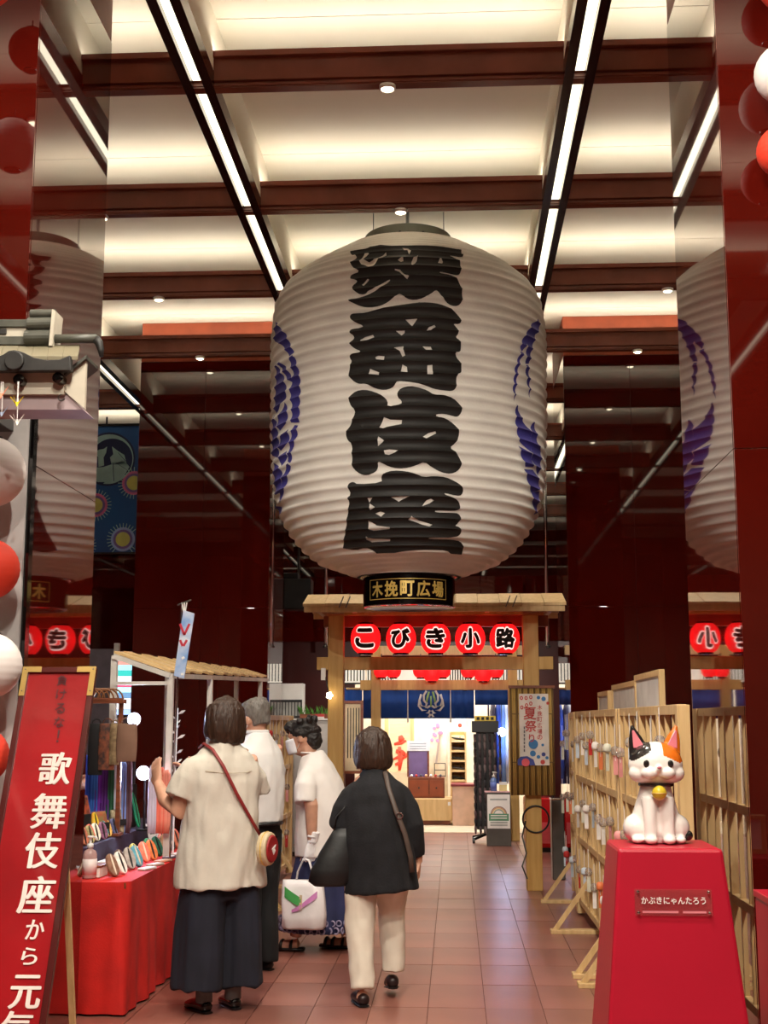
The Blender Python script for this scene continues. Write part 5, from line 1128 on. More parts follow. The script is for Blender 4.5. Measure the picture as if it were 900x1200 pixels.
# crest banner, left behind the stall
BY = 15.6
g0, g1 = at(86, 500, BY), at(158.5, 647, BY)
bn = thing('crest_banner', 'blue hanging banner with a pale bird crest and firework rings', 'banner', ((g0.x+g1.x)/2, BY, g1.z))
bw = (g1.x-g0.x); sheet = box('cloth', mat('banner_blue', (34,72,132), .7, rgb2=(30,92,160), nscale=1.2), bn, g0.x, g1.x, BY, BY+.008, g1.z, g0.z)
box('top_bar', M_black, bn, g0.x-.02, g1.x+.02, BY-.01, BY+.02, g0.z, g0.z+.03); box('bottom_bar', M_black, bn, g0.x, g1.x, BY-.01, BY+.02, g1.z-.02, g1.z)
for u in (100, 125): MB().cyl((at(u,500,BY).x,BY,g0.z+.03), (at(u,500,BY).x,BY,ZB), .012, n=8).build('hanger', M_black, bn)
MB().cyl((g0.x-.3, BY, g0.z+.22), (g1.x+.3, BY, g0.z+.22), .012, n=8).build('hanger_rail', M_black, bn)
M_pale = mat('pale_crest', (158,196,196), .7); M_navy = mat('navy_dye', (28,44,86), .7)
cc = at(127, 538, BY-.002); rr_ = .315
def bp(poly, m, off=.001, c=cc, nm='crest_shape'): flat(nm, fill2d(poly if isinstance(poly[0], list) else [poly]), m, sheet, c, X_, Z_, Nn, off)
bp(disc(rr_*1.08, 40), M_navy, .001)
bp([[(rr_*math.cos(a), rr_*math.sin(a)) for a in [R(-100)+R(290)*i/40 for i in range(41)]] + [(.04+(rr_*.84)*math.cos(a), -.005+(rr_*.84)*math.sin(a)) for a in [R(190)-R(290)*i/40 for i in range(41)]]][0], M_pale, .002)
bp([(-.30,-.12),(-.06,-.10),(.10,-.05),(.20,-.02),(.27,-.10),(.20,-.22),(.06,-.29),(-.12,-.29),(-.26,-.22)], M_pale, .003)      # body
bp([(.04,.16),(.12,.10),(.20,.05),(.23,-.05),(.12,-.08),(.04,-.06),(.02,.02),(.06,.06)], M_pale, .003)                           # wing
bp([(-.12,-.10),(-.13,.03),(-.20,.07),(-.12,.12),(-.06,.13),(-.02,.16),(-.03,.08),(-.06,.02),(-.05,-.08)], M_pale, .003)         # neck and head
for a, b in (((.06,-.05),(.08,-.28)),((.12,.08),(.22,-.03)),((.10,-.05),(.24,-.14)),((.05,.02),(.21,.02))): bp([(a[0]-.004,a[1]),(b[0]-.004,b[1]),(b[0]+.004,b[1]),(a[0]+.004,a[1])], M_navy, .0045, nm='crest_line')
for u, v, r1_, c1 in ((157,566,.2,(214,110,160)), (112,592,.2,(220,110,160)), (144,632,.2,(150,170,220)), (96,640,.18,(214,110,160))):
    cf = at(u, v, BY-.002)
    for k_, (r_, m_) in enumerate(((r1_*.75, mat('firework_%d' % c1[0], c1, .7)), (r1_*.6, mat('firework_violet', (120,96,160), .7)), (r1_*.45, mat('firework_yellow', (206,206,110), .7)))):
        if not (cf.x-r_ > g0.x and cf.x+r_ < g1.x): 
            pts = [(max(g0.x-cf.x, min(g1.x-cf.x, x)), max(g1.z-cf.z, min(g0.z-cf.z, y))) for x, y in disc(r_, 36)]
        else: pts = [(x, max(g1.z-cf.z, y)) for x, y in disc(r_, 36)]
        bp(pts, m_, .0015+k_*.0008, cf, 'firework')
    for k_ in range(28):
        a = 2*PI*k_/28; x, y = math.cos(a), math.sin(a)
        if g0.x < cf.x+x*r1_ < g1.x and g1.z < cf.z+y*r1_ < g0.z: MB().bar(cf+Vector((x*r1_*.72,-.003,y*r1_*.72)), cf+Vector((x*r1_,-.003,y*r1_)), .009, .002, ref=(0,1,0)).build('firework_ray', M_pale, sheet)
# white partition with a stained glass strip behind the stall
tag(MB().box(-5.6, -3.32, 15.9, 16.0, 0, 2.32).build('wall_back', mat('lilac_white_wall', (176,166,176), .6)), 'pale partition wall behind the stall', kind='structure')
dr = thing('door_1', 'grey inner door in the pale partition', None, (-4.2, 15.88, 0)); tag(dr, kind='structure')
a, b = at(108, 770, 15.85), at(131, 850, 15.85); dl = box('leaf', mat('grey_door', (120,112,124), .5), dr, a.x-.4, b.x, 15.85, 15.9, 0, a.z+.1, bevel=.004); box('frame', M_white, dr, b.x, b.x+.06, 15.83, 15.9, 0, a.z+.17); MB().ball((b.x-.08, 15.83, 1.0), .03).build('door_handle', M_chrome, dl)
sg = thing('stained_glass_panel', 'bright strip of coloured glass panes behind the stall', 'window', (at(145,800,15.85).x, 15.85, 1.5)); a, b = at(138, 773, 15.84), at(153, 838, 15.84)
PC = [(255,150,140),(170,240,255),(60,190,180),(235,250,255),(230,90,120),(190,240,250),(110,150,190),(250,250,255),(250,252,255),(170,200,255)]
for i, c in enumerate(PC): box('pane', mat('pane_%d' % i, c, .3, emit=c, es=.9), sg, a.x, b.x, 15.84, 15.86, a.z-(a.z-b.z)*(i+.94)/10, a.z-(a.z-b.z)*i/10)
box('lead_frame', M_black, sg, a.x-.02, b.x+.02, 15.86, 15.89, b.z-.03, a.z+.03)

# two fill spotlights added behind the gate beam to brighten the shop curtain
for i, x in enumerate((-.75, .4)):
    tl = thing('fill_spotlight', 'added small white fill spotlight behind the gate beam aimed at the shop, %s one' % ('left' if i == 0 else 'right'), 'spotlight', (x, GY+.2, 2.42))
    MB().cyl((x, GY+.2, 2.45), (x, GY+.2, 2.36), .012, n=8).build('stem', M_white, tl); MB().tube([(x, GY+.16, 2.36), (x, GY+.27, 2.33)], [.03,.036], 14).build('can', M_white, tl)
    spot((x, GY+.3, 2.32), 70, 60, .6, (1,.93,.82), .03, target=(x*.8-.1, 17.1, 1.3))
# ------------------------------------------------------------------ people
V = Vector
def blob(name, mb, voxel, m, parent, smooth_it=5, disp=None, seed=0):
    me = remeshed(mb, voxel, smooth_it)
    if disp:
        amp, sx, sy, sz = disp
        nr = [n.vector.copy() for n in me.vertex_normals]
        for i, v in enumerate(me.vertices):
            p = v.co.copy(); v.co = p + nr[i]*amp*(noise.noise(V((p.x*sx+seed, p.y*sy, p.z*sz)))+.5*noise.noise(V((p.x*sx*2.3, p.y*sy*2.3+seed, p.z*sz*2.3))))
    return put(name, me, m, parent, smooth=True)

def hand(mb, wrist, d, nrm, side, curl=.5, spread=.12, s=1.0):
    """palm, four fingers and a thumb; d points along the hand, nrm out of the palm, side +1 puts the thumb along d x nrm"""
    d = V(d).normalized(); nrm = V(nrm); nrm = (nrm-d*nrm.dot(d)).normalized(); w = d.cross(nrm)*side
    wrist = V(wrist)
    mb.tube([wrist-d*.01, wrist+d*.03*s, wrist+d*.065*s, wrist+d*.088*s], [(.024*s,.019*s),(.034*s,.016*s),(.039*s,.015*s),(.036*s,.012*s)], 12, ref=w)
    for i, (off, ln) in enumerate(((.029,.068),(.0095,.076),(-.0105,.071),(-.029,.056))):
        p = wrist+d*.082*s+w*off*s; a = curl*.5; pts = [p-d*.012*s]; dd = (d+w*off*spread*8).normalized()
        for seg in (.45,.32,.26):
            q = dd*math.cos(a)+nrm*math.sin(a); p = p+q*ln*seg*s; pts.append(p); a += curl*.75
        mb.tube(pts, [.0095*s,.0092*s,.0082*s,.0066*s], 8)
    p = wrist+d*.022*s+w*.03*s; q = (d*.75+w*.62+nrm*.25).normalized(); q2 = (d*.95+w*.15+nrm*.4).normalized()
    mb.tube([p-q*.015*s, p+q*.03*s, p+q*.03*s+q2*.027*s, p+q*.03*s+q2*.05*s], [.0125*s,.0115*s,.0098*s,.0075*s], 8)

def head(mb, c, look=0.0, tilt=0.0, s=1.0):
    """look: turn to the left (+) of the body, tilt: nod forward"""
    t = MB()
    t.ball((0,.0,.015), .074, 20, 14, rz=.1, ry=.092); t.ball((0,.03,-.06), .052, 14, 10, rz=.05, ry=.05); t.ball((0,.035,-.02), .062, 14, 10, rz=.07, ry=.055)
    t.tube([(0,.085,.02),(0,.1,-.012),(0,.106,-.022),(0,.09,-.03)], [.009,.012,.015,.01], 8)
    for sg in (-1, 1):
        t.ball((sg*.077,-.005,-.005), .012, 10, 8, rz=.03, ry=.019); t.ball((sg*.03,.075,.033), .018, 8, 6, rz=.007, ry=.014)
        t.ball((sg*.035,.07,-.02), .022, 8, 6, rz=.02, ry=.02)
    t.ball((0,.083,-.055), .02, 10, 6, rz=.006, ry=.014); t.ball((0,.078,-.066), .018, 10, 6, rz=.006, ry=.012)
    M = Matrix.Translation(V(c)) @ Matrix.Rotation(look, 4, 'Z') @ Matrix.Rotation(-tilt, 4, 'X') @ Matrix.Scale(s, 4)
    t.xf(M); mb.add(t.v, t.f); return M

def eyes(M, par):
    for sg in (-1, 1):
        p = M @ V((sg*.031,.079,.015)); MB().ball(p, .011, 10, 8).build('eye', mat('eye_white', (225,220,214), .2), par, smooth=True)
        q = M @ V((sg*.031,.088,.015)); MB().ball(q, .0052, 8, 6).build('iris', mat('dark_iris', (40,26,20), .15), par, smooth=True)

def shoe(name, m, par, ankle, toe, up=.0, heel=.022, w=.042):
    a, t = V(ankle), V(toe); d = t-a; f = V((d.x, d.y, 0)).normalized(); L = d.length
    pts = [a-f*.055+V((0,0,.028)), a-f*.035+V((0,0,.034)), a+f*.03+V((0,0,.036)), a+f*L*.55+V((0,0,.03))+V((0,0,d.z*.55)), a+f*L*.9+V((0,0,.022))+V((0,0,d.z*.9)), a+f*L+V((0,0,.018))+V((0,0,d.z))]
    side = f.cross(V((0,0,1)))
    o = MB().tube(pts, [(.026,.02),(.034,.034),(.037,.035),(w,.028),(w*.85,.02),(w*.35,.01)], 16, ref=side).build(name, m, par, smooth=True, subsurf=1)
    for nm, s0, s1, th in (('sole', -.055, L*.98, .008), ):
        b = MB().tube([a+f*s0+V((0,0,.006)), a+f*.0+V((0,0,.006)), a+f*L*.5+V((0,0,.006+d.z*.5)), a+f*s1+V((0,0,.006+d.z))], [(.026,.006),(.036,.006),(w*1.02,.006),(w*.5,.006)], 14, ref=side).build(nm, M_black, o)
    return o

# hair materials
def hairmat(n, c, c2): return mat(n, c, .42, rgb2=c2, nscale=30, stretch=(9,9,.7), bump=.5, bscale=26)
M_hair_b = hairmat('dark_brown_hair', (36,22,14), (66,42,28)); M_hair_k = hairmat('black_hair', (20,16,15), (40,33,30)); M_hair_g = hairmat('grey_hair', (92,86,80), (130,124,118))
def bob(c, w, htop, hbot, par, m, M, back=.0):
    """rounded bob cut, built in head coordinates"""
    t = MB(); st = []
    for f, r in ((0,.25),(.06,.52),(.16,.78),(.3,.94),(.45,1.0),(.62,1.03),(.8,1.04),(.93,1.0),(1,.92)):
        st.append((htop+(hbot-htop)*f, r))
    t.tube([(0,-.018-.012*math.sin(PI*i/(len(st)-1)),z) for i, (z, r) in enumerate(st)], [(w*r, w*.93*r) for z, r in st], 28)
    t.xf(M)
    return blob('hair', t, .006, m, par, 4, (.006, 60, 60, 8), seed=w*50)

def mask(M, par):
    t = MB(); rows_ = []
    for j in range(7):
        f = j/6; z = .012-.098*f
        rows_.append([(.062*math.sin(a)*(1-.15*f), (.052+.062*math.cos(a)*(1+.12*math.sin(PI*f))), z) for a in [R(-100)+R(200)*i/16 for i in range(17)]])
    t.loft(rows_, cap=False, close=False).xf(M); o = t.build('face_mask', mat('white_mask', (226,228,232), .7), par, smooth=True); o.modifiers.new('s','SOLIDIFY').thickness = .003
    for sg in (-1, 1): MB().tube([M @ V((sg*.058,.04,.0)), M @ V((sg*.08,.0,.02)), M @ V((sg*.083,-.02,.0)), M @ V((sg*.058,.035,-.06))], .0018, 5).build('ear_loop', M_white, o)
    return o

# ---------------- woman in the cream shirt, seen from behind
def person1():
    t = thing('person', 'person in a cream short-sleeved shirt and wide navy culottes at the stall', 'person', (-1.235, 6.95, 0), R(36)); local(t)
    b = MB()
    b.tube([(0,0,.78),(0,0,.92),(0,0,1.08),(0,-.01,1.22),(0,-.005,1.31),(0,.0,1.36)], [(.14,.1),(.14,.1),(.14,.1),(.15,.1),(.12,.075),(.055,.055)], 18)
    b.tube([(0,-.005,1.32),(0,.005,1.43)], [.055,.05], 14)
    M = head(b, (0,.02,1.465), R(18), R(4))
    for sg in (-1, 1):
        b.tube([(sg*.075,0,.78),(sg*.085,.01,.45),(sg*.082,-.01,.09)], [.07,.055,.037], 14)
        b.tube([(sg*.082,-.03,.045),(sg*.086,.06,.035),(sg*.09,.13,.025)], [.033,.033,.025], 10)
    LE, LW = V((-.235,.035,1.0)), V((-.26,.235,1.14)); RE, RW = V((.2,.1,1.04)), V((-.02,.33,1.15))
    b.tube([(-.15,-.005,1.27),(-.19,.01,1.18),LE,(LE+LW)/2+V((-.012,0,-.008)),LW], [.048,.049,.047,.041,.027], 14)
    b.tube([(.15,-.005,1.27),(.195,.03,1.18),RE,(RE+RW)/2,RW], [.052,.047,.04,.035,.026], 14)
    hand(b, LW, (.05,.45,.8), (.8,.3,.1), 1, .3, .25, 1.05); hand(b, RW, (-.35,.5,.7), (-.6,.5,.2), -1, .45, .2)
    body = blob('body', b, .0055, M_skin, t, 4); eyes(M, body)
    bob(None, .112, .128, -.098, t, M_hair_b, M)
    # shirt
    c = MB()
    c.tube([(0,0,.62),(0,0,.75),(0,-.005,.92),(0,-.01,1.06),(0,-.018,1.16),(0,-.018,1.23),(0,-.016,1.28),(0,-.012,1.325),(0,-.008,1.37)], [(.25,.19),(.238,.18),(.218,.16),(.208,.148),(.205,.14),(.195,.13),(.165,.112),(.11,.09),(.066,.07)], 30)
    c.tube([(-.10,-.012,1.265),(-.15,-.006,1.235),(-.195,.005,1.17),(-.232,.018,1.075)], [.05,.064,.076,.08], 18); c.tube([(.10,-.012,1.265),(.15,-.004,1.235),(.195,.02,1.17),(.222,.05,1.09)], [.05,.064,.076,.08], 18)
    sh = blob('shirt', c, .009, mat('cream_cotton', (206,199,186), .85, var=.03, bump=.12, bscale=60), t, 4, (.017, 11, 11, 3.8), 3)
    MB().tube([(-.07,.03,1.35),(-.058,-.04,1.36),(0,-.075,1.365),(.058,-.04,1.36),(.07,.03,1.35)], [(.022,.009)]*5, 10, ref=(0,0,1)).build('collar', mat('cream_cotton', (206,199,186)), sh, smooth=True)
    yk = MB(); yk.tube([(-.15,-.11,1.215),(-.07,-.146,1.205),(0,-.156,1.203),(.07,-.146,1.205),(.15,-.11,1.215)], .0022, 6); yk.build('yoke_seam', mat('cream_seam', (190,178,156), .9), sh)
    k = MB()
    for sg in (-1, 1): k.tube([(sg*.085,0,.72),(sg*.1,0,.55),(sg*.115,.0,.3),(sg*.122,0,.12)], [(.105,.12),(.118,.14),(.12,.15),(.124,.15)], 24)
    k.tube([(0,0,.80),(0,0,.70),(0,0,.56)], [(.165,.12),(.185,.13),(.19,.135)], 24)
    blob('culottes', k, .009, mat('navy_twill', (22,24,38), .85, var=.12), t, 4, (.014, 13, 13, 1.2), 9)
    for sg, yy in ((-1,.02),(1,-.02)):
        MB().tube([(sg*.082,-.01+yy*0,.2),(sg*.082,-.012,.05)], [.042,.043], 14).build('sock', mat('grey_sock', (104,100,98), .9), t, smooth=True)
        shoe('loafer', M_lacquer, t, (sg*.085,-.01,0), (sg*.1,.15,0))
    # red shoulder strap from the left shoulder to the right hip
    pts = [(-.105,.06,1.33),(-.115,-.01,1.355),(-.105,-.10,1.325),(-.07,-.16,1.24),(.0,-.178,1.10),(.09,-.178,.96),(.155,-.165,.87)]
    MB().tube(pts, [(.009,.004)]*len(pts), 8, ref=(1,0,.5)).build('shoulder_strap', mat('red_leather_strap', (130,30,30), .5), t, smooth=True)
    return t
p1 = person1()
# round red purse on that strap
RM = Matrix.Translation((-1.235,6.95,0)) @ Matrix.Rotation(R(36),4,'Z')
pw = RM @ V((.175,-.195,.815))
pu_ = thing('round_purse', 'small round red and cream shoulder purse on the cream shirt', 'purse', pw, R(36+38)); local(pu_)
MB().tube([(0,-.022,0),(0,.03,0)], [.085,.085], 28, ref=(0,0,1)).build('cream_side', mat('cream_leather', (206,186,150), .5), pu_, smooth=False, bevel=.01)
fc = MB().tube([(0,-.023,0),(0,-.034,0)], [.072,.066], 28, ref=(0,0,1)).build('red_face', mat('red_leather', (150,30,34), .45), pu_, bevel=.004)
MB().prism([(-.02,.0),(.0,-.03),(.025,-.01),(.012,.0),(.028,.02),(.0,.01)], 'y', -.037, -.034).build('white_motif', M_white, fc)
MB().torus((0,.004,0), .086, .0035, 28, 6, axis='y').build('zip', M_gold, pu_)

# ---------------- man in the white shirt behind her
def person2():
    t = thing('person', 'grey-haired person in a white shirt and black trousers behind the cream shirt', 'person', (-1.2, 7.98, 0), R(62)); local(t)
    b = MB()
    b.tube([(0,0,.82),(0,0,.98),(0,0,1.15),(0,0,1.28),(0,0,1.35),(0,.01,1.39)], [(.14,.1),(.135,.1),(.145,.1),(.15,.1),(.11,.075),(.058,.058)], 18)
    b.tube([(0,0,1.35),(0,.015,1.45)], [.058,.054], 14); M = head(b, (0,.035,1.475), R(5), R(12))
    for sg in (-1, 1):
        b.tube([(sg*.085,0,.84),(sg*.09,.01,.46),(sg*.09,-.01,.09)], [.088,.058,.037], 14); b.tube([(sg*.09,-.03,.045),(sg*.093,.06,.035),(sg*.096,.14,.025)], [.033,.034,.026], 10)
        E_, W_ = V((sg*.225,.06,1.06)), V((sg*.15,.28,1.08))
        b.tube([(sg*.165,0,1.31),(sg*.21,.01,1.2),E_,(E_+W_)/2,W_], [.052,.048,.04,.036,.026], 14); hand(b, W_, (-sg*.4,.8,.3), (-sg*.7,0,-.4), -sg, .6)
    body = blob('body', b, .006, M_skin, t, 4); eyes(M, body); mask(M, t)
    h_ = MB(); h_.tube([(0,-.02,.128),(0,-.022,.115),(0,-.025,.07),(0,-.04,.02),(0,-.05,-.04)], [(.03,.04),(.066,.08),(.084,.095),(.084,.075),(.066,.05)], 24); h_.xf(M); blob('hair', h_, .006, M_hair_g, t, 3, (.006,50,50,14), 5)
    c = MB(); c.tube([(0,0,.87),(0,0,.95),(0,0,1.1),(0,0,1.2),(0,0,1.28),(0,0,1.34),(0,.004,1.4)], [(.185,.145),(.185,.15),(.195,.15),(.195,.142),(.175,.128),(.12,.1),(.072,.075)], 26)
    for sg in (-1, 1): c.tube([(sg*.1,0,1.29),(sg*.155,0,1.255),(sg*.205,.01,1.17),(sg*.23,.05,1.05),(sg*.205,.13,1.06)], [.05,.062,.068,.064,.056], 16)
    sh = blob('shirt', c, .009, mat('white_cotton', (224,222,220), .85, var=.02), t, 5, (.01, 10, 10, 5), 21)
    MB().torus((0,.008,1.405), .064, .012, 20, 8).build('collar', mat('white_cotton', (224,222,220)), sh, smooth=True)
    k = MB(); k.tube([(0,0,.9),(0,0,.78)], [(.165,.125),(.17,.13)], 22)
    for sg in (-1, 1): k.tube([(sg*.085,0,.82),(sg*.09,.005,.46),(sg*.09,-.005,.05)], [(.1,.12),(.082,.09),(.078,.085)], 18)
    blob('trousers', k, .009, mat('black_wool', (15,15,18), .85), t, 4, (.012,12,12,3), 30)
    MB().torus((0,0,.865), .15, .012, 24, 6).build('belt', M_black, t)
    for sg in (-1, 1): shoe('shoe', M_black, t, (sg*.09,-.01,0), (sg*.1,.16,0))
person2()

# ---------------- masked person in a white T-shirt, facing left
P3L, P3R = (-.875, 8.75, 0), R(76)
def person3():
    t = thing('person', 'masked person in a white T-shirt and lace-hemmed navy skirt, facing left', 'person', P3L, P3R); local(t)
    b = MB()
    b.tube([(0,0,.74),(0,.0,.9),(0,.02,1.03),(0,.05,1.14),(0,.075,1.21),(0,.09,1.25)], [(.14,.11),(.14,.12),(.14,.12),(.14,.1),(.11,.075),(.056,.056)], 18)
    b.tube([(0,.08,1.2),(0,.125,1.31)], [.058,.052], 14); M = head(b, (0,.15,1.355), R(4), R(14))
    for sg, yy in ((-1,.17),(1,-.12)):
        b.tube([(sg*.085,0,.78),(sg*.09,yy*.55+.02,.42),(sg*.09,yy-.02,.09)], [.092,.06,.038], 14); b.tube([(sg*.09,yy-.04,.045),(sg*.093,yy+.06,.03),(sg*.096,yy+.14,.022)], [.034,.036,.027], 10)
    LE, LW = V((-.225,.0,.93)), V((-.21,.0,.70))
    b.tube([(-.14,.06,1.12),(-.195,.05,1.04),LE,(LE+LW)/2,LW], [.053,.05,.044,.038,.028], 14); hand(b, LW, (.02,.12,-1), (.6,.5,0), 1, 1.0)
    RE, RW = V((.215,.05,.93)), V((.19,.18,.74)); b.tube([(.14,.06,1.12),(.195,.055,1.04),RE,(RE+RW)/2,RW], [.053,.05,.044,.038,.028], 14); hand(b, RW, (-.1,.4,-.9), (-.8,.2,0), -1, .6)
    body = blob('body', b, .006, M_skin, t, 4); eyes(M, body); mask(M, t)
    h_ = MB(); h_.ball((0,-.02,.05), .088, 18, 12, rz=.082, ry=.1); h_.ball((0,-.075,-.02), .072, 14, 10, rz=.075, ry=.055); h_.ball((0,.06,.09), .06, 14, 10, rz=.04, ry=.05)
    for i in range(16): h_.ball((.075*math.cos(i*1.3), -.04+.075*math.sin(i*1.3), .06+.05*math.cos(i*2.1)), .026, 8, 6)
    h_.xf(M); blob('hair', h_, .006, M_hair_k, t, 2, (.008,40,40,40), 8)
    c = MB(); c.tube([(0,-.01,.6),(0,-.005,.72),(0,0,.86),(0,.015,.98),(0,.035,1.08),(0,.055,1.15),(0,.07,1.205),(0,.085,1.255)], [(.205,.19),(.205,.19),(.2,.18),(.195,.165),(.19,.145),(.165,.125),(.115,.1),(.07,.074)], 28)
    for sg in (-1, 1): c.tube([(sg*.09,.062,1.15),(sg*.145,.055,1.11),(sg*.195,.05,1.04),(sg*.23,.042,.94)], [.052,.066,.076,.074], 18)
    sh = blob('t_shirt', c, .009, mat('white_jersey', (226,220,216), .85, var=.02), t, 5, (.010,8,8,5), 40)
    MB().torus((0,.092,1.262), .064, .007, 22, 6).build('neck_band', mat('white_jersey', (226,220,216)), sh, smooth=True)
    k = MB(); rows_ = []
    for f in [i/12 for i in range(13)]:
        z = .66-.53*f; rx_, ry_ = .175+.045*f, .165+.10*f
        rows_.append([((rx_+.014*f*math.sin(9*a))*math.cos(a), .02*f+(ry_+.018*f*math.sin(9*a))*math.sin(a), z) for a in [2*PI*i/72 for i in range(72)]])
    sk = MB().loft(rows_).build('skirt', mat('navy_cotton', (34,38,76), .85, var=.1), t, smooth=True)
    M_lace = mat('mauve_lace', (132,122,148), .8, var=.2, nscale=40)
    for i in range(36):
        a = 2*PI*i/36; p = V((.224*math.cos(a), .02+.27*math.sin(a), .15)); MB().torus(p, .019, .006, 10, 5, axis='y' if abs(math.sin(a)) > .7 else 'x').build('lace_ring', M_lace, sk)
        p = V((.222*math.cos(a+.09), .02+.266*math.sin(a+.09), .195)); MB().torus(p, .017, .005, 10, 5, axis='y' if abs(math.sin(a)) > .7 else 'x').build('lace_ring', M_lace, sk)
    gl = MB(); gl.tube([LW+V((0,-.02,.07)), LW+V((0,-.006,.02)), LW+V((0,0,0))], [.036,.033,.032], 12); hand(gl, LW, (.02,.12,-1), (.6,.5,0), 1, 1.0, s=1.1)
    blob('white_glove', gl, .005, mat('white_glove', (228,226,228), .8), t, 3, (.003,40,40,20), 2)
    MB().tube([LW+V((0,-.006,.045)), LW+V((0,-.004,.03))], [.038,.037], 14).build('glove_cuff', mat('white_glove', (228,226,228)), t, smooth=True)
    for sg, yy in ((-1,.17),(1,-.12)):
        o = MB().tube([(sg*.09,yy-.075,.014),(sg*.09,yy,.014),(sg*.094,yy+.09,.014),(sg*.097,yy+.165,.014)], [(.032,.014),(.04,.014),(.047,.014),(.03,.012)], 14, ref=(1,0,0)).build('sandal', M_black, t, smooth=True)
        for q_ in (.0, .07, .12): MB().torus((sg*.092, yy+q_, .022), .042, .011, 16, 6, axis='y', arc=(0, PI)).build('strap', M_black, o, smooth=True)
    return LW
LW3 = person3()
# plastic shopping bag in that gloved hand
RM3 = Matrix.Translation(P3L) @ Matrix.Rotation(P3R, 4, 'Z')
hw = RM3 @ (LW3+V((.0,.03,-.10)))
bgx = V((hw.x-.015, hw.y-.05, hw.z))
cb_ = thing('plastic_shopping_bag', 'white plastic shopping bag with green and pink stripes in the gloved hand', 'bag', (bgx.x, bgx.y, .17), R(-6)); local(cb_)
H = hw.z-.17
zt_, wt_ = H-.13, .142
rows_ = []
for f, w_, d_ in ((0,.90,.05),(.05,.98,.068),(.3,1.0,.072),(.6,.98,.062),(.85,.95,.045),(1,.93,.028)):
    rows_.append([(wt_*w_*(abs(math.cos(a))**.55)*(1 if math.cos(a) > 0 else -1)+.005*math.sin(5*f+a*2), d_*(abs(math.sin(a))**.6)*(1 if math.sin(a) > 0 else -1)+.006*math.sin(7*a+f*9), zt_*f) for a in [2*PI*i/48 for i in range(48)]])
M_bag = mat('white_plastic', (228,222,222), .3, var=.02, bump=.2, bscale=25)
bo = MB().loft(rows_).build('bag_body', M_bag, cb_, smooth=True)
for yy in (-.012, .012):
    MB().tube([(-.05,yy,zt_-.01),(-.04,yy,zt_+.05),(-.008,yy,H-.01),(.012,yy,H),(.032,yy,H-.01),(.055,yy,zt_+.05),(.06,yy,zt_-.01)], [(.01,.004)]*7, 8, ref=(0,1,0)).build('handle', M_bag, cb_, smooth=True)
def bagfront(poly, m, nm):
    me = fill2d([poly]); 
    def fn(x, y, z):
        f = y/zt_; d_ = .05+.022*math.sin(min(1, f*2)*PI/2) - .03*max(0, f-.45); return (x, -(d_+.012)*max(.0, 1-abs(x/(wt_*.97))**2.6)**.5-.004, y)
    decal(nm, me, m, bo, fn, .012, .02)
bagfront([(-.115,zt_*.88),(-.115,zt_*.66),(-.02,zt_*.50),(0,zt_*.55),(0,zt_*.66)], mat('green_stripe', (72,160,84), .4), 'green_stripe')
bagfront([(.10,zt_*.80),(.10,zt_*.66),(-.02,zt_*.40),(-.06,zt_*.36),(-.06,zt_*.42),(-.01,zt_*.50)], mat('pink_stripe', (206,130,190), .4), 'pink_stripe')
bagfront([(-.01,zt_*.72),(.008,zt_*.72),(.008,zt_*.42),(-.01,zt_*.42)], mat('beige_figure', (206,180,150), .4), 'small_figure')

